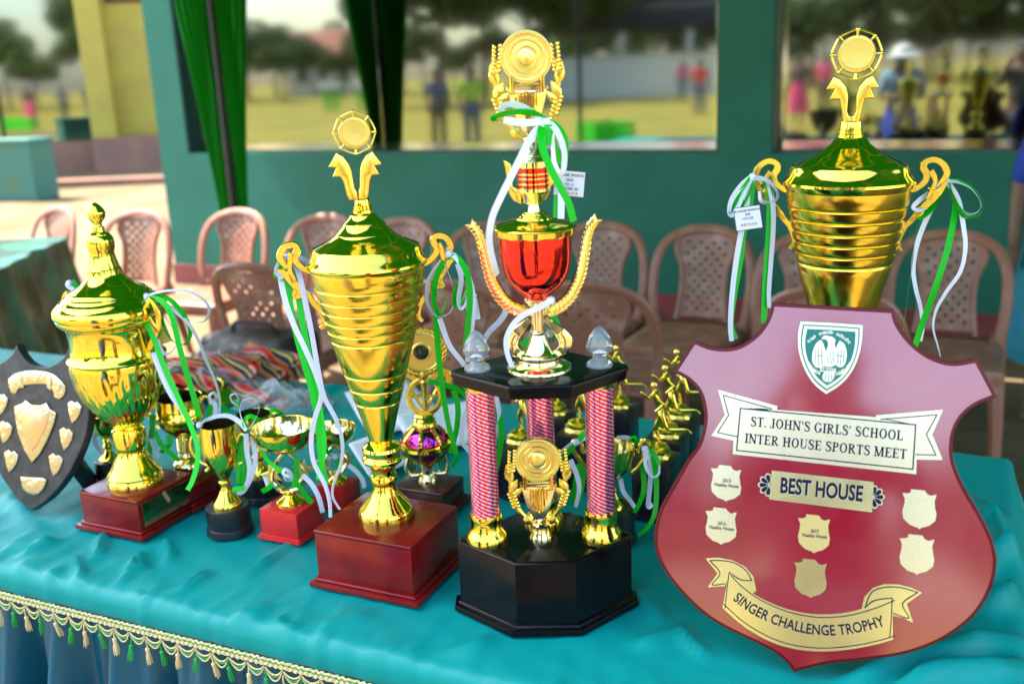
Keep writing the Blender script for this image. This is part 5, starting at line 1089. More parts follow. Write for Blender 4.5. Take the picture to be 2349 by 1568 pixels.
v = text2d('SINGER CHALLENGE TROPHY', .021, .00035); xs = [p[0] for p in v[0]]; x0_, x1_ = min(xs), max(xs)
pb = [np.array(su(*Zb(*p))) for p in spl([(520, 935), (620, 1010), (740, 1072), (860, 1115), (980, 1145), (1100, 1157), (1220, 1152), (1350, 1130), (1480, 1095)], 12)]
cum = np.concatenate([[0], np.cumsum([np.linalg.norm(b-a) for a, b in zip(pb[:-1], pb[1:])])])
def onpath(x, y):
    s = (x-x0_)/(x1_-x0_)*cum[-1]; i = min(max(int(np.searchsorted(cum, s))-1, 0), len(pb)-2); t = (pb[i+1]-pb[i])/np.linalg.norm(pb[i+1]-pb[i]); p = pb[i]+t*(s-cum[i]); return p+np.array([-t[1], t[0]])*y/.0147*.0135
mk('lettering', ([tuple(MS @ Vector((*onpath(p[0], p[1]), TH+.0018))) for p in v[0]], v[1]), INK, b3, smooth=False)

# ================================================================== black shield plaque at the left
tipL = onz(*Zu2(255, 1455), ZTOP); yL, tL = radians(-24), radians(12)
nL = np.array([sin(yL)*cos(tL), -cos(yL)*cos(tL), sin(tL)]); e1L = np.cross([0, 0, 1.], nL); e1L /= np.linalg.norm(e1L); e2L = np.cross(nL, e1L)
PL = np.array([tipL[0], tipL[1], ZO]); ML = Matrix(((e1L[0], e2L[0], nL[0], 0), (e1L[1], e2L[1], nL[1], 0), (e1L[2], e2L[2], nL[2], 0), (0, 0, 0, 1))); THL = .018
def lu(x, y): q = onplane(*Zu2(x, y), PL+nL*THL, nL)-PL; return (float(np.dot(q, e1L)), float(np.dot(q, e2L)))
tL_ = thing('shield_plaque', PL, 'black stained wood shield plaque with embossed brass plates', 'plaque')
ol = [(-250, 420)]+spl([(-250, 420), (-190, 500), (-170, 640), (-150, 800), (-80, 1000), (20, 1200), (140, 1360), (250, 1453)], 5)[1:]+spl([(250, 1453), (400, 1340), (540, 1160), (640, 950), (690, 760), (690, 600), (650, 480), (640, 380), (590, 300), (545, 165)], 5)[1:]+spl([(545, 165), (500, 250), (400, 320), (310, 330), (220, 290), (160, 220), (128, 150)], 5)[1:]+spl([(128, 150), (90, 230), (0, 300), (-120, 340), (-250, 420)], 4)[1:-1]
mk('shield_board', xf(prism([lu(*p) for p in ol], 0, THL, .004, 2), ML), BLKW, tL_, ang=7)
def emb(pts, m=SILV, hh=.003, nm='brass_plate', px=True, par=tL_): return mk(nm, xf(prism([lu(*p) for p in pts], THL-.0005, THL+hh, .0022, 3), ML), m, par, ang=30)
emb(spl([(70, 420), (130, 375), (250, 352), (370, 365), (450, 400), (512, 470), (510, 545), (470, 580), (430, 560), (425, 530), (380, 470), (290, 462), (190, 472), (150, 500), (130, 535), (95, 530), (75, 480)], 3))
for pts in ([(180, 372), (195, 488), (165, 495), (150, 385)], [(375, 375), (420, 410), (410, 520), (380, 490)]): emb(pts, SILV, .0045, 'scroll_fold')
big = [(120, 635), (190, 605), (210, 585), (260, 625), (330, 625), (372, 605), (400, 655), (450, 685), (430, 780), (380, 900), (320, 1010), (262, 1080), (200, 980), (150, 850), (130, 740)]
pbig = emb(big, SILV, .004); ctr = np.mean(big, 0); emb([tuple(ctr+(np.array(p)-ctr)*.70) for p in big], mat('rosy_brass', (.75, .5, .3), .3, 1), .0052, 'plate_centre', par=pbig)
def sh(cx, cy, w_, h_): return [(cx-w_, cy-h_*.8), (cx-w_*.4, cy-h_*1.0), (cx, cy-h_*.82), (cx+w_*.4, cy-h_*.9), (cx+w_, cy-h_*.5), (cx+w_*.8, cy+h_*.1), (cx+w_*.3, cy+h_*.65), (cx-w_*.35, cy+h_), (cx-w_*.75, cy+h_*.3)]
for cx, cy in ((15, 620), (590, 680), (50, 840), (525, 890), (95, 1065), (443, 1095)): emb(sh(cx, cy, 56, 92), SILV, .003)
emb(spl([(165, 1180), (260, 1190), (365, 1200), (355, 1270), (310, 1320), (250, 1325), (190, 1280), (165, 1180)], 3)[:-1], SILV, .004)
sx = e2L*.2-nL*.004; mk('rear_stand', tube([sx, np.array([sx[0]+TB[0]*.1, sx[1]+TB[1]*.1, 0])], .02, 4), BLKW, tL_, smooth=False)
st2 = [tuple(np.array(e1L)*a+np.array(e2L)*b-nL*c_) for a, b, c_ in ((.02, .02, .001), (.11, .03, .10), (.10, .12, .02))]

# ================================================================== ribbons (a bow is one thing with green and white strands)
def ribbon_set(name, label, depth0, strands, wd=.0098, group='green and white ribbons tied to the trophies'):
    root = None
    for colr, pts, d_off, tw in strands:
        q = []
        n = len(pts)
        for i, p in enumerate(pts):
            dd = d_off if isinstance(d_off, (int, float)) else np.interp(i/(n-1), np.linspace(0, 1, len(d_off)), d_off); q.append(at(p[0], p[1], depth0+dd))
        if root is None: root = thing(name, q[0], label, 'ribbon', group); o0 = q[0]; kn = lathe([(0, .006), (.005, .004), (.006, 0), (.005, -.004), (0, -.006)], 10); mk('knot', kn, WHITE, root)
        c = cr(q, 10); a0, t_ = tw; m = len(c)
        v, f = strip(c, wd*(.9 if colr == 'w' else 1.0), a0, t_); mk('green_strand' if colr == 'g' else 'white_strand', ([tuple(np.array(p)-o0) for p in v], f), GREENR if colr == 'g' else WHITE, root, ang=60)
    return root
def zm(Z, pts): return [Z(*p) for p in pts]
dU = dep(PU+np.array([0, 0, .35]))-.055
ribbon_set('ribbon_bow', 'green and white ribbon bow with a wide white loop on the urn handle', dU, [
    ('w', zm(Zu1, [(1150, 950), (1230, 920), (1330, 905), (1450, 908), (1560, 950), (1630, 1020), (1638, 1085), (1600, 1145), (1520, 1148), (1430, 1095), (1330, 1020), (1190, 955)]), [0, -.02, -.03, -.02, .0], (.9, .8)),
    ('w', zm(Zu1, [(1180, 955), (1290, 1000), (1400, 1090), (1490, 1180), (1560, 1310), (1620, 1460), (1690, 1620), (1722, 1750), (1722, 1860)]), [0, -.03, -.04, -.03], (1.0, .5)),
    ('g', zm(Zu1, [(1170, 955), (1270, 990), (1340, 1090), (1380, 1230), (1410, 1360), (1460, 1540), (1520, 1740), (1560, 1890)]), [-.005, -.03, -.05, -.05], (.1, .5)),
    ('g', zm(Zu1, [(1150, 960), (1130, 1050), (1140, 1140), (1200, 1270), (1280, 1480), (1390, 1730), (1480, 1930), (1545, 2110), (1545, 2260), (1510, 2390), (1470, 2468)]), [0, .0, -.03, -.06, -.07], (.2, -.6)),
    ('g', zm(Zu1, [(1180, 955), (1300, 960), (1400, 1040), (1470, 1150), (1492, 1250), (1450, 1325), (1360, 1305), (1285, 1200), (1265, 1090), (1200, 970)]), [0, -.02, -.03, -.01, 0], (.5, 1.5)),
    ('w', zm(Zu1, [(1160, 960), (1150, 1080), (1200, 1200), (1260, 1370), (1320, 1400), (1380, 1330), (1370, 1240), (1300, 1120), (1190, 980)]), [0, .01, .015, .01], (.4, 1.2)),
    ('w', zm(Zu1, [(1200, 1390), (1240, 1500), (1330, 1700), (1420, 1830), (1510, 1960)]), [.0, -.02, -.03], (.4, .3))])
ribbon_set('ribbon_bow', 'short green and white ribbon end on the far handle of the urn', dep(PU+np.array([0, 0, .35]))+.07, [
    ('w', zm(Zu1, [(545, 845), (530, 860), (560, 885), (600, 880)]), 0, (.2, .4)), ('g', zm(Zu1, [(560, 830), (580, 850), (610, 890)]), 0, (.2, .4))])
ribbon_set('ribbon_loop', 'white ribbon looping round the small cup behind the urn', dep(PDu)-.02, [
    ('w', [(235, 962), (222, 985), (218, 1012), (232, 1035), (262, 1046)], 0, (.1, .4)), ('w', [(232, 965), (245, 985), (262, 1010)], 0, (.1, .3)), ('g', [(245, 955), (252, 985), (256, 1005)], 0, (.1, .3))])
d4 = dep(P4+np.array([0, 0, .13]))-.03
ribbon_set('ribbon_bow', 'green and white ribbon tied to the goblet on the dark red block', d4, [
    ('w', zm(Zu2, [(1660, 600), (1640, 560), (1670, 530), (1700, 560), (1680, 610)]), 0, (.5, .9)), ('g', zm(Zu2, [(1670, 600), (1650, 650), (1640, 720), (1655, 790)]), 0, (.2, .4)),
    ('w', zm(Zu2, [(1680, 600), (1690, 660), (1680, 730)]), -.005, (.2, .4)), ('g', zm(Zu2, [(1690, 600), (1750, 640), (1800, 700)]), .01, (.4, .5)),
    ('g', zm(Zu2, [(1190, 700), (1195, 800), (1180, 900), (1170, 1030)]), .0, (.2, .4)), ('g', zm(Zu2, [(1210, 830), (1260, 930), (1330, 1000), (1405, 1060)]), -.02, (.3, .5)), ('w', zm(Zu2, [(1150, 820), (1200, 930), (1240, 1040)]), .0, (.3, .5)), ('g', zm(Zu2, [(1320, 860), (1330, 930), (1260, 1000)]), -.01, (.3, .4))])
d1 = dep(PC1+np.array([0, 0, .13]))-.045
ribbon_set('ribbon_bow', 'white ribbon laid across the swirled cup rim with a standing loop', d1, [
    ('w', zm(Z3, [(170, 520), (225, 485), (300, 458), (380, 460), (450, 500), (500, 555)]), [.01, .05, .05, .03, 0], (.7, -.3)), ('w', zm(Z3, [(500, 555), (462, 470), (452, 400), (480, 348), (535, 337), (583, 380), (575, 450), (520, 545)]), [0, .01, .02, .01, 0], (1.0, .9)),
    ('g', zm(Z3, [(500, 560), (480, 500), (520, 460), (590, 485)]), .005, (.3, .6)), ('w', zm(Z3, [(495, 580), (500, 700), (520, 820), (505, 920), (460, 990)]), [.02, .03, .03], (.3, .5)),
    ('g', zm(Z3, [(500, 580), (480, 680), (490, 820), (480, 940)]), .035, (.2, .5)), ('g', zm(Z3, [(470, 600), (450, 760), (445, 930)]), .04, (.1, .4)), ('w', zm(Z3, [(530, 600), (560, 720), (545, 850), (480, 980), (430, 1000)]), .03, (.3, .6)), ('g', zm(Z3, [(400, 970), (450, 965), (490, 960)]), .02, (.2, .2)),
    ('w', zm(Z3, [(440, 395), (400, 360), (385, 320), (420, 305), (445, 345), (430, 400)]), .09, (.8, .9)), ('g', zm(Z3, [(420, 340), (440, 400)]), .09, (.1, .2))])
dR = dep(D1+np.array([0, 0, .12]))-.02
ribbon_set('ribbon_bow', 'green and white ribbon knotted through the loop of the red-based star bowl', dR, [
    ('g', zm(Z3, [(800, 870), (740, 840), (700, 815), (640, 760), (600, 690), (570, 620)]), [0, .0, .03, .05], (.2, .5)), ('w', zm(Z3, [(790, 880), (755, 860), (765, 830), (800, 850), (815, 900), (780, 910), (760, 880)]), -.01, (.7, .9)),
    ('g', zm(Z3, [(810, 860), (830, 900), (830, 960)]), 0, (.2, .3)), ('g', zm(Z3, [(800, 880), (860, 940), (920, 1030), (960, 1060)]), .03, (.3, .5)), ('g', zm(Z3, [(660, 430), (690, 415), (740, 440), (690, 460)]), .08, (.5, .8)), ('w', zm(Z3, [(620, 860), (640, 910), (650, 945)]), .03, (.3, .3)), ('g', zm(Z3, [(690, 925), (650, 960), (605, 985)]), .03, (.2, .3)),
    ('w', zm(Z3, [(890, 870), (950, 930), (1000, 1020), (1030, 1130)]), .02, (.2, .4)), ('g', zm(Z3, [(850, 740), (845, 820), (850, 900)]), .03, (.2, .3))])
dS2 = dep(D2_+np.array([0, 0, .1]))-.02
ribbon_set('ribbon_bow', 'green and white ribbon knotted on the smaller star bowl', dS2, [('g', zm(Z3, [(1120, 740), (1140, 790), (1150, 830)]), 0, (.2, .3)), ('w', zm(Z3, [(1110, 730), (1080, 740), (1060, 760)]), 0, (.2, .3)), ('g', zm(Z3, [(1010, 640), (1040, 690), (1100, 730)]), 0, (.2, .4)), ('w', zm(Z3, [(1210, 800), (1270, 850), (1310, 910), (1320, 960)]), 0, (.2, .4)), ('g', zm(Z3, [(1220, 790), (1270, 830), (1310, 890)]), .01, (.2, .4))])
dA = dep(PA+np.array([0, 0, .45]))-.012
ribbon_set('ribbon_bow', 'long green and white ribbons hanging from the tall ringed cup, on its star bowl side', dA, [
    ('g', [(658, 590), (660, 640), (668, 710), (686, 790), (712, 880), (728, 960), (738, 1060), (748, 1110)], [0, -.01, -.03, -.03], (.1, .4)), ('g', [(664, 590), (680, 650), (694, 740), (712, 830), (730, 920), (742, 1010), (736, 1070), (731, 1100)], [-.004, -.012, -.03, -.03], (.2, -.5)),
    ('w', [(652, 595), (644, 630), (652, 680), (672, 740), (700, 800), (726, 860), (738, 905), (722, 960), (714, 1010), (720, 1060), (745, 1110), (756, 1150), (758, 1186)], [0, -.02, -.045, -.06], (.3, .9)), ('w', [(668, 590), (686, 630), (700, 690), (716, 770), (730, 850), (744, 910), (770, 960), (785, 1010), (783, 1060), (765, 1110), (764, 1140), (780, 1168)], [-.006, -.03, -.05, -.065], (.4, 1.1)),
    ('w', [(660, 588), (690, 592), (712, 604), (735, 615)], [0, .015, .03], (.4, .3)), ('w', [(655, 590), (640, 605), (634, 625), (648, 636), (660, 615), (662, 595)], -.008, (.6, .9)), ('g', [(660, 590), (645, 615), (632, 632), (650, 640), (662, 612)], -.004, (.5, .9)), ('w', [(672, 600), (684, 640), (700, 665), (722, 668)], .004, (.4, .6))])
ribbon_set('ribbon_bow', 'green and white ribbons with a card tag on the tall ringed cup handle', dA, [
    ('w', [(1030, 582), (1046, 590), (1062, 615), (1080, 650), (1086, 700), (1080, 770), (1072, 830)], [0, -.01, -.01, .0], (.2, .5)), ('g', [(1032, 585), (1055, 598), (1072, 630), (1078, 680), (1074, 740), (1068, 800)], [-.002, -.015, -.01], (.2, .4)),
    ('g', [(1018, 600), (1000, 640), (996, 690), (1008, 722), (1022, 690), (1008, 660)], [0, .01, .0], (.3, 1.2)), ('w', [(1014, 598), (985, 640), (980, 690), (1002, 724), (1032, 716), (1042, 680), (1034, 640), (1020, 605)], [.0, .02, .0], (.7, 1.1)),
    ('g', [(1060, 640), (1046, 670), (1044, 700), (1060, 690), (1072, 660)], 0, (.4, .9)), ('w', [(1050, 605), (1058, 640), (1052, 690), (1060, 708), (1075, 680)], -.004, (.4, .8)),
    ('g', [(1000, 720), (1004, 790), (1012, 870), (1026, 960), (1044, 1030), (1048, 1050), (1036, 1070)], [.02, .05, .06], (.3, .7)), ('g', [(982, 874), (1010, 880), (1045, 890), (1078, 915)], .12, (.3, .4)), ('g', [(1040, 895), (1050, 930), (1048, 980), (1034, 1040)], .11, (.2, .5)), ('w', [(1008, 730), (1030, 790), (1060, 830), (1072, 850)], [.02, .05], (.3, .4)), ('w', [(1075, 930), (1062, 970), (1060, 1010), (1080, 1035)], .12, (.3, .6))])
dT_ = dep(PC+np.array([0, 0, .38]))-.028
ribbon_set('ribbon_bow', 'green and white ribbon bow at the neck of the three-column tier trophy', dT_, [
    ('w', zm(Z6, [(640, 780), (560, 725), (470, 670), (390, 645), (320, 655), (280, 700)]), [0, -.012, -.008], (.5, .4)), ('g', zm(Z6, [(630, 765), (540, 712), (420, 702), (300, 722), (238, 752), (300, 772), (440, 772), (600, 782)]), [0, -.015, -.03, .0, 0], (.9, .5)), ('w', zm(Z6, [(600, 775), (500, 785), (400, 778), (315, 762)]), -.012, (.1, .2)),
    ('w', zm(Z6, [(635, 775), (560, 850), (490, 960), (430, 1080), (360, 1220), (290, 1360), (230, 1500), (205, 1640), (215, 1760), (245, 1880), (265, 1950)]), [-.004, -.02, -.03, -.01, .03], (.1, .5)),
    ('g', zm(Z6, [(640, 785), (605, 830), (600, 920), (630, 1030), (690, 1170), (760, 1300), (815, 1410), (850, 1540)]), [0, -.02, -.02, -.005], (.1, .3)), ('g', zm(Z6, [(650, 775), (720, 810), (780, 900), (790, 1000), (770, 1090), (740, 1060), (710, 960), (670, 830)]), [0, .0, .015, .0], (.3, .9)),
    ('w', zm(Z6, [(645, 780), (700, 820), (755, 920), (780, 1040), (770, 1150), (735, 1165), (700, 1080), (690, 960), (690, 870)]), [0, -.015, -.015, -.005], (.3, .9)), ('g', zm(Z6, [(655, 800), (660, 880), (660, 960)]), -.006, (.1, .2)),
    ('w', zm(Z6, [(755, 1330), (755, 1430), (752, 1520)]), .05, (.1, .1)), ('g', zm(Z6, [(728, 1340), (722, 1440), (720, 1510)]), .052, (.1, .1))])
dT2 = dep(PC+np.array([0, 0, .08]))
ribbon_set('ribbon_strip', 'white ribbon curling round the stem under the red chrome cup', dT2-.03, [
    ('w', zm(Z7, [(790, 785), (740, 820), (660, 858), (570, 905), (500, 970), (455, 1050), (440, 1120), (455, 1220), (490, 1310)]), [.0, -.012, -.015, -.025, -.03], (.3, .6)), ('w', zm(Z7, [(445, 820), (430, 890), (380, 960), (310, 1030), (275, 1090), (270, 1150), (290, 1230)]), .1, (.3, .5)), ('g', zm(Z7, [(790, 770), (800, 880), (840, 980), (820, 1060), (790, 1110)]), .10, (.2, .4)), ('g', zm(Z7, [(560, 1140), (600, 1110), (640, 1090)]), .08, (.2, .2))])
ribbon_set('ribbon_strip', 'green and white ribbon ends hanging behind the spiral column beside the wreath trophy', dep(PT+np.array([0, 0, .2]))+.06, [('g', zm(Z8, [(320, 170), (345, 260), (365, 400), (345, 560), (325, 640)]), .0, (.2, .4)), ('w', zm(Z8, [(330, 180), (355, 300), (340, 400), (315, 470)]), .0, (.3, .5)), ('w', zm(Z8, [(190, 250), (140, 380), (140, 450), (185, 510)]), .02, (.3, .6))])
dJ = dep(PJ+np.array([0, 0, .15]))-.02
ribbon_set('ribbon_bow', 'green and white ribbon bow on the handled bowl, beside the maroon shield', dJ, [
    ('g', zm(ZJ, [(700, 820), (760, 850), (800, 920), (800, 1000), (770, 1000), (740, 900)]), 0, (.3, .9)), ('w', zm(ZJ, [(715, 830), (700, 900), (720, 980), (760, 1020), (800, 1000), (805, 940)]), -.005, (.4, .9)), ('w', zm(ZJ, [(735, 850), (745, 980), (735, 1120), (725, 1240), (755, 1225)]), 0, (.1, .3)),
    ('g', zm(ZJ, [(760, 870), (780, 1000), (785, 1150), (770, 1300), (720, 1400), (650, 1455)]), [0, -.01, -.03], (.1, .6)), ('g', zm(ZJ, [(670, 900), (690, 1020), (690, 1130), (660, 1220), (620, 1290)]), .02, (.2, .4)), ('w', zm(ZJ, [(520, 1040), (540, 1130), (590, 1200), (640, 1270)]), .03, (.3, .4)), ('w', zm(ZJ, [(640, 770), (580, 740), (520, 735), (490, 740)]), .02, (.4, .3)), ('g', zm(ZJ, [(700, 810), (660, 780), (600, 750), (640, 735)]), .015, (.4, .4))])
ribbon_set('ribbon_bow', 'green and white ribbon bow on the handled bowl, by the medal ornament', dJ, [
    ('w', zm(ZJ, [(190, 770), (140, 800), (90, 840), (60, 860)]), 0, (.3, .4)), ('g', zm(ZJ, [(180, 790), (130, 850), (90, 890)]), 0, (.3, .4)), ('w', zm(ZJ, [(200, 770), (250, 740), (290, 730)]), 0, (.3, .4)), ('g', zm(ZJ, [(210, 760), (260, 700), (295, 680)]), 0, (.3, .4)), ('g', zm(ZJ, [(220, 930), (195, 1040), (175, 1150), (165, 1230)]), .0, (.2, .4)), ('w', zm(ZJ, [(150, 900), (200, 1020), (215, 1120), (190, 1250)]), -.005, (.2, .5)), ('g', zm(ZJ, [(250, 960), (235, 1100), (210, 1210)]), .01, (.2, .4))])
dK = dep(PK+np.array([0, 0, .58]))-.015
ribbon_set('ribbon_bow', 'green and white ribbons with a card tag on the wide cup handle', dK, [
    ('w', zm(ZK, [(205, 805), (150, 850), (100, 920), (85, 985), (100, 1005), (130, 960), (170, 870), (200, 815)]), [0, -.02, -.02, 0], (.3, 1.0)), ('g', zm(ZK, [(205, 810), (165, 860), (120, 920), (95, 990), (130, 980), (180, 900), (205, 830)]), [0, -.01, -.01, 0], (.4, .9)), ('w', zm(ZK, [(210, 808), (180, 880), (175, 960), (150, 1080), (120, 1250), (100, 1420), (92, 1568), (98, 1650)]), [0, -.01, -.01], (.2, .4)),
    ('g', zm(ZK, [(205, 830), (190, 960), (160, 1090), (140, 1250), (110, 1420), (95, 1560), (118, 1640)]), [.005, .005, .005], (.2, .3)), ('w', zm(ZK, [(215, 810), (270, 820), (320, 860), (335, 910), (300, 940), (250, 930), (240, 880)]), [0, .02, .02], (.5, .9)), ('g', zm(ZK, [(275, 820), (295, 900), (292, 1050), (280, 1250), (270, 1400), (264, 1560)]), .02, (.1, .3)), ('w', zm(ZK, [(285, 820), (310, 950), (312, 1080), (300, 1250), (290, 1400), (292, 1480)]), .02, (.4, .3))], wd=.0115)
ribbon_set('ribbon_bow', 'green and white bow with a large open loop on the wide cup handle', dK, [
    ('w', zm(ZK, [(1200, 830), (1130, 880), (1060, 930), (1030, 965), (1070, 975), (1130, 930), (1190, 850)]), [0, -.02, -.02, 0], (.3, .8)), ('g', zm(ZK, [(1195, 835), (1150, 890), (1090, 960), (1060, 1015), (1110, 985), (1150, 930), (1195, 850)]), [0, -.01, -.01, 0], (.3, .8)), ('g', zm(ZK, [(1205, 825), (1270, 828), (1340, 865), (1388, 935), (1380, 990), (1340, 1012), (1285, 1000), (1230, 900), (1210, 840)]), [0, -.02, -.03, 0], (.8, .8)), ('w', zm(ZK, [(1205, 828), (1270, 836), (1335, 872), (1378, 940), (1365, 985), (1320, 1000), (1275, 975), (1225, 880)]), [-.004, -.024, -.034, 0], (.8, .8)),
    ('g', zm(ZK, [(1210, 840), (1250, 920), (1240, 1030), (1210, 1170), (1165, 1320), (1120, 1450), (1075, 1570), (1040, 1680)]), [0, -.01, -.01], (.1, .2)), ('w', zm(ZK, [(1215, 840), (1265, 930), (1290, 1060), (1300, 1170), (1275, 1290), (1200, 1400), (1150, 1490), (1135, 1580), (1160, 1680), (1172, 1730)]), [-.004, -.02, -.02], (.2, .9)), ('g', zm(ZK, [(1190, 840), (1100, 980), (1050, 1080), (1030, 1240), (1005, 1400), (985, 1560), (975, 1640)]), .015, (1.0, .3)), ('w', zm(ZK, [(1192, 845), (1110, 1000), (1055, 1140), (1032, 1270), (1045, 1380), (1070, 1480), (1080, 1580), (1070, 1650)]), .015, (.3, .4))], wd=.0115)

def tag_card(px, w_px, h_px, depth, rot, lines, label, yaw=0., m_card=None):
    p = at(px[0], px[1], depth); k = depth/FPX; w_, h_ = w_px*k, h_px*k; root = thing('tag_card', p, label, 'card')
    B = Matrix(((R_[0], U_[0], -F_[0], 0), (R_[1], U_[1], -F_[1], 0), (R_[2], U_[2], -F_[2], 0), (0, 0, 0, 1))) @ Matrix.Rotation(radians(rot), 4, 'Z') @ Matrix.Rotation(radians(yaw), 4, 'Y')
    mk('card', xf(box(-w_/2, w_/2, -h_/2, h_/2, -.0004, 0), B), m_card or PAPER, root, smooth=False)
    bd = [box(-w_/2, w_/2, s*h_/2-(.0009 if s > 0 else 0), s*h_/2+(0 if s > 0 else .0009), .0001, .0003) for s in (-1, 1)]+[box(s*w_/2-(.0009 if s > 0 else 0), s*w_/2+(0 if s > 0 else .0009), -h_/2+.001, h_/2-.001, .0001, .0003) for s in (-1, 1)]
    mk('border', xf(join(*bd), B), DARKINK, root, smooth=False)
    for s, y, sz, m_ in lines: mk('lettering', xf(text2d(s, sz*h_, .0001), B @ Matrix.Translation((0, y*h_, .0004))), m_, root, smooth=False)
tag_card((366, 752), 30, 74, dU+.03, 22, (), 'plain yellow card hanging among the ribbons of the urn handle', yaw=20, m_card=mat('yellow_card', (.75, .6, .06), .5))
BL = mat('blue_ink', (.12, .25, .5), .5)
tag_card((1306, 421), 72, 60, dep(PC+np.array([0, 0, .25]))+.03, -5, (('INTER HOUSE SPORTS MEET', .27, .145, DARKINK), ('2020', .09, .14, DARKINK), ('RELLE', -.08, .14, BL), ('UNDER 20', -.25, .15, DARKINK), ('1ST PLACE', -.42, .15, REDINK)), 'white printed card hanging at the neck of the tier trophy')
tag_card((1716, 500), 62, 54, dK-.03, 8, (('INTER HOUSE SPORTS MEET', .28, .125, DARKINK), ('2020', .12, .12, DARKINK), ('HOUSE', -.06, .15, BL), ('2ND PLACE', -.32, .14, REDINK)), 'white printed card hanging from the handle of the wide cup')
tag_card((1083, 705), 33, 62, dA+.01, 9, (('INTER HOUSE SPORTS MEET', .33, .045, DARKINK), ('2020', .2, .07, DARKINK), ('VOLLEY', .05, .08, BL), ('UNDER', -.1, .08, DARKINK)), 'white printed card turned edge-on beside the tall ringed cup', yaw=0)

# ================================================================== loose things on the table
def stripes():
    m = bpy.data.materials.new('rainbow_stripe_ribbon'); m.use_nodes = True; t = m.node_tree; b = t.nodes['Principled BSDF']; b.inputs['Roughness'].default_value = .45
    tc = t.nodes.new('ShaderNodeTexCoord'); wv = t.nodes.new('ShaderNodeTexWave'); wv.bands_direction = 'DIAGONAL'; wv.inputs['Scale'].default_value = 7; wv.inputs['Distortion'].default_value = 6; wv.inputs['Detail'].default_value = 1; wv.wave_profile = 'SAW'
    r = t.nodes.new('ShaderNodeValToRGB'); r.color_ramp.interpolation = 'CONSTANT'; e = r.color_ramp.elements; e[0].color = (.7, .03, .02, 1); e[1].position = .22; e[1].color = (.85, .24, .04, 1)
    for p, c in ((.42, (.01, .02, .12, 1)), (.6, (.75, .45, .05, 1)), (.72, (.02, .12, .10, 1)), (.84, (.85, .3, .2, 1))): x = e.new(p); x.color = c
    t.links.new(tc.outputs['Object'], wv.inputs[0]); t.links.new(wv.outputs[0], r.inputs[0]); t.links.new(r.outputs[0], b.inputs[0]); return m
STRP = stripes()
PM = onz(490, 905); PM = np.array([PM[0], PM[1], ZO]); tM = thing('medal_bundle', PM, 'heap of medals on red, orange and navy striped ribbons in a clear bag', 'medals')
r = random.Random(5)
for i in range(18):
    x0, y0 = r.uniform(-.12, .12), r.uniform(-.06, .08); a = r.uniform(-.5, .5); zz_ = .006+.0048*i; L_ = r.uniform(.08, .14)
    pts = [(x0-L_*cos(a), y0-L_*sin(a), zz_*.8), (x0-L_*.4*cos(a), y0-L_*.4*sin(a), zz_+.012), (x0+L_*.4*cos(a), y0+L_*.4*sin(a), zz_+.010), (x0+L_*cos(a), y0+L_*sin(a), zz_*.85), (x0+L_*1.1*cos(a), y0+L_*1.1*sin(a)+.02, zz_*.9+.008), (x0+L_*.3*cos(a), y0+L_*.3*sin(a)+.03, zz_+.018)]
    mk('striped_ribbon', strip(cr(pts, 5), .036, pi/2+r.uniform(-.5, .5), r.uniform(-.8, .8), face=(0, 1, .2)), STRP, tM, ang=60)
for i in range(7):
    x, y, z = -.11+.028*i+r.uniform(-.01, .01), -.085+r.uniform(-.015, .02), .022+.012*(i % 3)
    mk('medal', xf(lathe([(0, .002), (.02, .002), (.022, .0035), (.026, .0035), (.0265, 0), (.026, -.002), (0, -.002)], 28), Matrix.Translation((x, y, z)) @ Matrix.Rotation(r.uniform(.3, .9), 4, 'X') @ Matrix.Rotation(r.uniform(-.5, .5), 4, 'Y')), GOLD, tM)
def bagmat():
    m = bpy.data.materials.new('clear_plastic_film'); m.use_nodes = True; t = m.node_tree; b = t.nodes['Principled BSDF']; o = t.nodes['Material Output']
    b.inputs['Base Color'].default_value = (.9, .9, .9, 1); b.inputs['Roughness'].default_value = .12; b.inputs['Transmission Weight'].default_value = .0
    tr = t.nodes.new('ShaderNodeBsdfTransparent'); mx = t.nodes.new('ShaderNodeMixShader'); lw = t.nodes.new('ShaderNodeLayerWeight'); lw.inputs[0].default_value = .35
    mr = t.nodes.new('ShaderNodeMapRange'); mr.inputs[3].default_value = .05; mr.inputs[4].default_value = .55
    t.links.new(lw.outputs[1], mr.inputs[0]); t.links.new(mr.outputs[0], mx.inputs[0]); t.links.new(tr.outputs[0], mx.inputs[1]); t.links.new(b.outputs[0], mx.inputs[2]); t.links.new(mx.outputs[0], o.inputs[0]); return m
FILM = bagmat()
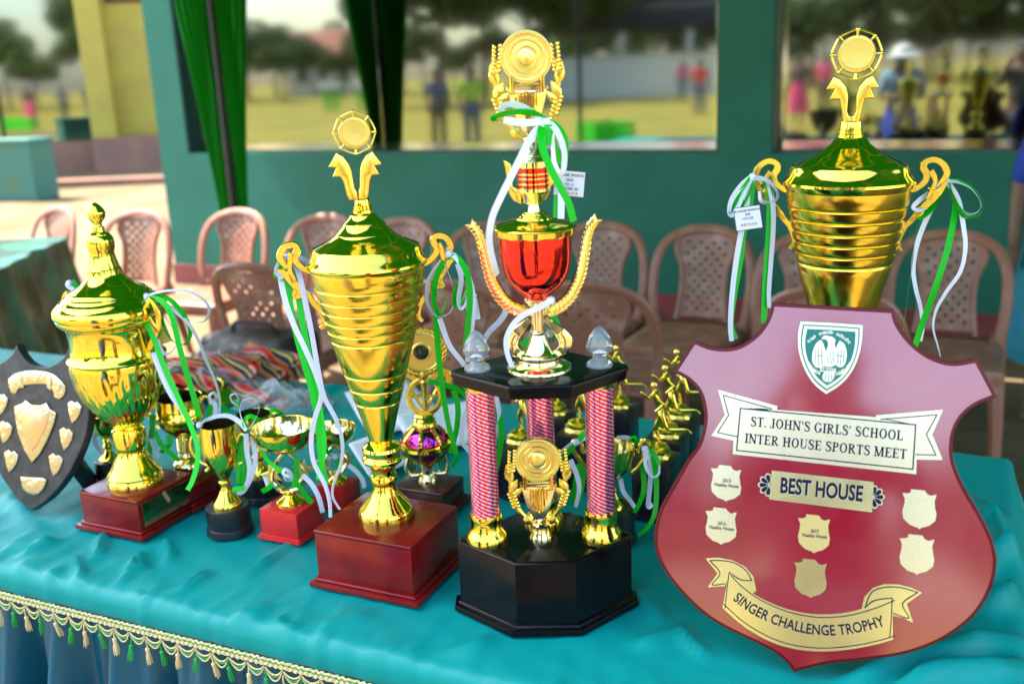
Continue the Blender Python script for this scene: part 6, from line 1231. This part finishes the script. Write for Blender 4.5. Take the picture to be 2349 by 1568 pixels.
def film_bag(px, py, sx, sy, sz, label, seed, fill=True):
    P = onz(px, py); P = np.array([P[0], P[1], ZO]); t = thing('plastic_bag', P, label, 'bag', 'clear plastic bags behind the small cups'); r = np.random.default_rng(seed); n, m = 40, 22; V, Fc = [], []
    ph_ = r.uniform(0, 6, 8)
    for j in range(m+1):
        e = j/m*pi/2
        for i in range(n):
            a = 2*pi*i/n; k = 1+.16*sin(3*a+ph_[0]+4*e)+.12*sin(5*a+ph_[1]-6*e)+.08*sin(9*a+ph_[2]+9*e)+.05*sin(14*a-11*e+ph_[3]); q = cos(e)*k
            V.append((sx*q*cos(a), sy*q*sin(a), .0005+max(0, sz*sin(e)*(1+.25*sin(2*a+ph_[4])+.12*sin(7*a+ph_[5]+5*e)))))
    for j in range(m):
        for i in range(n): q = (i+1) % n; Fc.append((j*n+i, j*n+q, (j+1)*n+q, (j+1)*n+i))
    mk('film', rotz((V, Fc), -TY), FILM, t, ang=28)
    if fill:
        for i in range(5): x, y = r.uniform(-.5, .5, 2)*np.array([sx, sy]); mk('striped_ribbon', rotz(strip(cr([(x-.03, y, .004+.004*i), (x, y+.01, .012+.005*i), (x+.035, y-.01, .006+.004*i)], 5), .022, pi/2, .6, face=(0, 1, .2)), -TY), STRP, t, ang=60)
film_bag(640, 935, .10, .07, .055, 'crumpled clear plastic bag standing behind the red-based star bowl', 2); film_bag(690, 930, .08, .06, .03, 'flat clear plastic bag lying beside the papers', 4, True); film_bag(520, 890, .17, .12, .10, 'clear plastic bag wrapped over the heap of striped medal ribbons', 8, False)
def sheet(pts, label, z):
    P = onz(*pts[0]); q = [np.array(onz(*p))-P for p in pts]; root = thing('paper_sheet', (P[0], P[1], ZO), label, 'paper', 'printed paper sheets lying on the cloth'); N = 10; V, Fc = [], []
    for i in range(N+1):
        for j in range(N+1):
            u, v_ = i/N, j/N; p = (q[0]*(1-u)+q[1]*u)*(1-v_)+(q[3]*(1-u)+q[2]*u)*v_; V.append((p[0], p[1], z+.002*sin(5*u+z*900)*sin(4*v_)))
    for i in range(N):
        for j in range(N): a = i*(N+1)+j; Fc.append((a, a+1, a+N+2, a+N+1))
    o = mk('sheet', (V, Fc), PAPER, root); o.modifiers.new('s', 'SOLIDIFY').thickness = .0004
    ln_ = []
    for k in range(9):
        v_ = .12+.075*k; a = (q[0]*.9+q[1]*.1)*(1-v_)+(q[3]*.9+q[2]*.1)*v_; e_ = .5+.35*((k*7) % 5)/5; b = (q[0]*(1-e_)+q[1]*e_)*(1-v_)+(q[3]*(1-e_)+q[2]*e_)*v_; d = (q[3]-q[0])*.008
        ln_.append(([(a[0], a[1], z+.0035), (b[0], b[1], z+.0035), (b[0]+d[0], b[1]+d[1], z+.0035), (a[0]+d[0], a[1]+d[1], z+.0035)], [(0, 1, 2, 3)]))
    mk('print_lines', join(*ln_), mat('grey_print', (.45, .5, .58), .7), root, smooth=False)
sheet([(790, 905), (930, 870), (1030, 960), (850, 1010)], 'white printed sheet lying behind the tall ringed cup', .006); sheet([(900, 960), (1090, 925), (1130, 1010), (960, 1060)], 'white printed sheet under the wreath trophy with the purple ball', .0095); sheet([(800, 1030), (880, 1000), (940, 1075), (850, 1110)], 'white printed sheet beside the smaller star bowl', .013)

# ================================================================== people
def person(P, yaw, label, top, bottom, kind='trousers', hat=None, h=1.62, arms='down', lean=0.):
    root = thing('person', (P[0], P[1], 0), label, 'person', rz=yaw); k = h/1.64
    J = {'hip': (0, 0, .90), 'sp': (0, .01, 1.08), 'ch': (0, .0, 1.26), 'nk': (0, .01, 1.41), 'hd': (0, -.01, 1.50), 'hd2': (0, -.005, 1.555), 'cw': (0, .005, 1.61), 'ns': (0, -.098, 1.515)}
    R = {'hip': (.15, .11), 'sp': (.135, .1), 'ch': (.16, .105), 'nk': .055, 'hd': .082, 'hd2': .088, 'cw': .06, 'ns': .014}; E = [('hip', 'sp'), ('sp', 'ch'), ('ch', 'nk'), ('nk', 'hd'), ('hd', 'hd2'), ('hd2', 'cw'), ('hd', 'ns')]
    for s, n in ((-1, 'l'), (1, 'r')):
        if arms == 'down': pe, pw, ph_ = (s*.235, .03, 1.09), (s*.235, -.05, .86), (s*.23, -.075, .80)
        elif arms == 'camera': pe, pw, ph_ = (s*.25, -.06, 1.16), (s*.13, -.10, 1.36), (s*.095, -.115, 1.42)
        else: pe, pw, ph_ = (s*.24, -.02, 1.1), (s*.13, -.20, 1.10), (s*.07, -.25, 1.12)
        J.update({n+'s': (s*.17, 0, 1.345), n+'e': pe, n+'w': pw, n+'h': ph_, n+'t': (s*.09, 0, .84), n+'k': (s*.1, -.015, .47), n+'a': (s*.1, .02, .08), n+'f': (s*.115, -.13, .035)})
        R.update({n+'s': .062, n+'e': .042, n+'w': .028, n+'h': .032, n+'t': .085, n+'k': .058, n+'a': .036, n+'f': .032}); E += [('ch', n+'s'), (n+'s', n+'e'), (n+'e', n+'w'), (n+'w', n+'h'), ('hip', n+'t'), (n+'t', n+'k'), (n+'k', n+'a'), (n+'a', n+'f')]
        d = np.array(ph_)-np.array(pw); d /= np.linalg.norm(d)
        for i, (off, L_) in enumerate(((-.022, .065), (-.008, .075), (.008, .072), (.022, .058))):
            J[n+'g%d' % i] = tuple(np.array(ph_)+d*L_+np.array([0, off, 0])*(1 if arms == 'down' else .4)+np.array([0, 0, off])*(0 if arms == 'down' else .9)); R[n+'g%d' % i] = .009; E.append((n+'h', n+'g%d' % i))
        J[n+'th'] = tuple(np.array(pw)*.4+np.array(ph_)*.6+np.array([0, -.045, .0])); R[n+'th'] = .010; E.append((n+'w', n+'th'))
    def grow(keys, rr, add): ks = [q for q in J if q in keys]; return skin([np.array(J[q])*k for q in ks], [(ks.index(a), ks.index(b)) for a, b in E if a in ks and b in ks], [tuple((x+add)*k for x in (rr[q] if isinstance(rr[q], tuple) else (rr[q], rr[q]))) for q in ks], 0, 1)
    me = grow(list(J), R, 0.); me.materials.append(SKIN); obj('body', me, root)
    me = grow(['hip', 'sp', 'ch', 'ls', 'rs', 'le', 're'], {**R, 'hip': (.155, .115)}, .014); me.materials.append(top); obj('shirt', me, root)
    if kind == 'trousers': me = grow(['hip', 'lt', 'rt', 'lk', 'rk', 'la', 'ra'], {**R, 'la': .055, 'ra': .055}, .016); me.materials.append(bottom); obj('trousers', me, root)
    else: mk('skirt', lathe([(.15*k, 1.0*k), (.165*k, .95*k), (.2*k, .8*k), (.235*k, .55*k), (.25*k, .32*k), (.24*k, .32*k), (.14*k, .95*k)], 36, lambda r, a, t, z: r*(1+.06*sin(11*a)*t)), bottom, root)
    hz = 1.545*k; mk('hair', shift(lathe([(0, .115), (.05, .105), (.085, .075), (.102, .03), (.102, -.02), (.09, -.07), (.07, -.10)], 20), (0, .018, hz)), HAIR, root)
    mk('eyes', join(*[shift(lathe([(0, .008), (.009, 0), (0, -.008)], 8), (s*.033, -.082, 1.53*k)) for s in (-1, 1)], shift(box(-.022, .022, -.004, .004, -.004, .004), (0, -.088, 1.468*k))), HAIR, root)
    if hat: c_ = mk('cap', shift(lathe([(0, .125), (.06, .115), (.10, .08), (.112, .03), (.115, .0)], 24), (0, .012, hz+.01)), hat, root); mk('brim', shift(lathe([(.11, .01), (.19, -.012), (.195, -.016), (.10, .0)], 28), (0, -.01, hz+.012)), hat, c_)
    return root
def look(P, Q=(0, 3.0)): return atan2(Q[1]-P[1], Q[0]-P[0])+pi/2
def mper(px, L, *a, **k): P = mirrored(px, 200, 0., L); return person(P, look(P, (0, 5)) if 'yaw' not in k else k.pop('yaw'), *a, **k)
person((.02, -.34), pi, 'person in dark clothes raising a camera, facing the trophy table', DARKC, DARKC, arms='camera', h=1.64)
mper(2062, 12.0, 'person in a white brimmed hat, pale blue blouse and blue skirt', CLOTHB, BLUE, kind='skirt', hat=CLOTHW, h=1.62, arms='front', yaw=2.4)
mper(985, 21, 'person in grey blue clothes standing at the field edge', DENIM, DARKC, h=1.6); mper(1062, 19.5, 'person with a yellow green top and blue jeans at the field edge', YGC, DENIM, h=1.64)
FARP = 'person in white and green standing far out on the dry field'
for i, (px, L) in enumerate(((738, 44), (760, 46), (818, 43), (884, 45), (1560, 40), (1600, 30))):
    p = mper(px, L, FARP if i < 4 else ('person in magenta at the far side of the field' if i == 4 else 'person in red standing on the field near the green crate'), CLOTHW if i < 4 else (MAG if i == 4 else REDP), GREENR if i < 4 else DENIM)
    if i < 4: p['group'] = 'people far out on the field'
pr_ = at(2446, 700, 4.15); person((pr_[0], pr_[1]), look(pr_, (0, 0)), 'person in a turquoise dress at the end of the chair row', BLUE, TEALC, kind='skirt', h=1.5)

# ================================================================== field side: trees, houses, walls (the windows and the gold show them)
def tree_mesh(seed, h, rw_, nleaf):
    r = np.random.default_rng(seed); tr = [tube(cr([(0, 0, 0), (.05, .03, h*.25), (-.04, .05, h*.5), (.03, 0, h*.8)], 4), [.16, .11, .08, .03], 8)]; cl_ = []
    for i in range(9):
        a = r.uniform(0, 6.28); z = h*r.uniform(.35, .75); R2 = rw_*r.uniform(.35, .85); e = np.array([R2*cos(a), R2*sin(a), z+h*r.uniform(.05, .22)]); tr.append(tube(cr([(0, 0, z*.85), e*np.array([.5, .5, 1])-np.array([0, 0, .1*h*.5]), e], 3), [.06, .04, .015], 6)); cl_.append((e, rw_*r.uniform(.3, .48)))
    for i in range(6): cl_.append((np.array([r.normal(0, rw_*.3), r.normal(0, rw_*.3), h*r.uniform(.6, .98)]), rw_*r.uniform(.28, .45)))
    n = nleaf; c = np.array([q[0] for q in cl_])[r.integers(0, len(cl_), n)]; ids = r.integers(0, len(cl_), n); c = np.array([cl_[i][0] for i in ids]); rr = np.array([cl_[i][1] for i in ids])
    d = r.normal(size=(n, 3)); d /= np.linalg.norm(d, axis=1)[:, None]; p = c+d*(rr*r.uniform(.35, 1.05, n)**.5)[:, None]*np.array([1, 1, .75]); s = r.uniform(.09, .2, n)*rw_/2.2
    u = r.normal(size=(n, 3)); u /= np.linalg.norm(u, axis=1)[:, None]; v = np.cross(u, r.normal(size=(n, 3))); v /= np.linalg.norm(v, axis=1)[:, None]
    V = np.stack([p-u*s[:, None], p+v*s[:, None]*.6, p+u*s[:, None], p-v*s[:, None]*.6], 1).reshape(-1, 3); Fq = np.arange(4*n).reshape(n, 4)
    return mesh('trunk', *join(*tr), BARK), mesh('crown', V.tolist(), Fq.tolist(), LEAF, smooth=False)
TM = [tree_mesh(1, 9.5, 3.2, 5200), tree_mesh(2, 8.0, 3.6, 5200), tree_mesh(3, 5.2, 2.3, 3600), tree_mesh(4, 6.5, 2.6, 4000)]
def tree(P, kind, sc_, label, g_='trees round the sports field'):
    t = thing('broadleaf_tree', (P[0], P[1], 0), label, 'tree', g_, rz=random.uniform(0, 6)); a = obj('trunk', TM[kind][0], t); b = obj('crown', TM[kind][1], t); a.scale = b.scale = (sc_,)*3
for px, L, kd, s in ((905, 50, 0, 1.0), (1010, 46, 1, 1.1), (1105, 52, 0, 1.1), (1210, 47, 1, 1.05), (1330, 55, 0, 1.0), (1450, 60, 3, 1.0), (1560, 66, 1, .9), (1700, 62, 3, .9), (1860, 60, 2, 1.1), (1990, 66, 3, 1.0), (2120, 58, 0, .9), (2260, 63, 1, .95), (2420, 60, 0, 1.)):
    tree(mirrored(px, 200, 0., L), kd, s, 'tall leafy tree behind the far side of the sports field')
for px, L, kd, s in ((480, 80, 2, 1.0), (560, 92, 2, 1.1), (630, 85, 2, 1.15), (790, 95, 3, .9), (850, 88, 2, 1.1), (400, 84, 3, .8), (300, 90, 2, 1.2)):
    tree(mirrored(px, 200, 0., L), kd, s, 'low rounded tree at the distant end of the field')
for x, y, kd, s in ((-14, 42, 1, 1.0), (-22, 38, 0, 1.1), (-9, 46, 0, 1.1), (6, 40, 1, 1.2), (16, -38, 0, 1.1), (28, -30, 1, 1.1), (8, -48, 1, 1.2), (-4, -52, 0, 1.1), (-14, -50, 1, 1.0), (-60, 22, 0, 1.2), (-52, 34, 1, 1.1)): tree((x, y), kd, s, 'leafy tree standing among the buildings round the yard', 'trees round the yard')
for i in range(34):
    px = 250+i*66+random.uniform(-20, 20); tree(mirrored(px, 200, 0., random.uniform(66, 84)), 2+(i % 2), random.uniform(.6, .85), 'low bushy tree in the hedge line closing the far side of the field', 'hedge line of bushy trees')
for i in range(12): tree((-26+i*2.9+random.uniform(-.8, .8), random.uniform(-46, -38)), 2+(i % 2), random.uniform(.75, 1.1), 'bushy tree in the row behind the lens side of the field', 'bushy trees behind the field')
for i, (x, y, m1, m2) in enumerate(((-9.2, -9, DARKC, MAG), (-7.8, -11, DENIM, DARKC), (-10.6, -12, MAG, DARKC), (-6.6, -14, DARKC, DENIM))):
    person((x, y), look((x, y), (-6, 12)), ('person in dark top and magenta skirt', 'person in denim shirt and dark trousers', 'person in magenta shirt', 'person in dark shirt and jeans')[i]+' waiting on the open ground', m1, m2, kind='skirt' if i == 0 else 'trousers')
HP = mirrored(765, 190, 0., 92); hr = thing('house', HP, 'small white house with a red tiled roof beyond the field', 'house', rz=-.6)
mk('wall', box(-3.4, 3.4, -2.2, 2.2, 0, 3.4), CLOTHW, hr, smooth=False); mk('roof', prism([(-2.9, 3.3), (2.9, 3.3), (0, 5.6)], -3.9, 3.9) if False else xf(prism([(-2.9, 3.4), (2.9, 3.4), (0, 5.5)], -3.9, 3.9), Matrix(((0, 0, 1, 0), (1, 0, 0, 0), (0, 1, 0, 0), (0, 0, 0, 1)))), ROOFT, hr, smooth=False)
for x in (-2, 0, 2): mk('window', box(x-.5, x+.5, -2.24, -2.203, 1.1, 2.3), DARKC, hr, smooth=False); mk('window', box(x-.5, x+.5, 2.203, 2.24, 1.1, 2.3), DARKC, hr, smooth=False)
WP = mirrored(1450, 190, 0., 50); bw = thing('boundary_wall', WP, 'long whitewashed boundary wall on the far side of the field', 'wall', rz=look(WP, (0, 5)))
mk('wall_body', box(-6, 6, -.12, .12, 0, 1.9), CLOTHW, bw, smooth=False); mk('coping', box(-6.05, 6.05, -.18, .18, 1.9, 2.02), CONC, bw, smooth=False)
PV = mirrored(1500, 190, 0., 58); pv = thing('field_pavilion', PV, 'dark roofed open pavilion behind the whitewashed wall', 'pavilion', rz=look(PV, (0, 5)))
mk('roof', box(-6, 6, -2.5, 2.5, 3.2, 4.6, .3), DARKC, pv, smooth=False)
for x in (-5.5, -1.8, 1.8, 5.5): mk('post', box(x-.15, x+.15, -2.3, -2.0, 0, 3.2), CLOTHW, pv, smooth=False)
GP = mirrored(1375, 336); gc = thing('green_crate', GP, 'bright green slatted plastic crate on the dry grass', 'crate', rz=.4)
for z in (.05, .2, .35):
    for s in (-1, 1): mk('slat', box(-.6, .6, s*.4-.015, s*.4+.015, z, z+.11), GREENR, gc, smooth=False); mk('slat', box(s*.6-.015, s*.6+.015, -.38, .38, z, z+.11), GREENR, gc, smooth=False)
for sx in (-1, 1):
    for sy in (-1, 1): mk('corner_post', box(sx*.57-.02, sx*.57+.02, sy*.365-.02, sy*.365+.02, 0, .47), GREENR, gc, smooth=False)
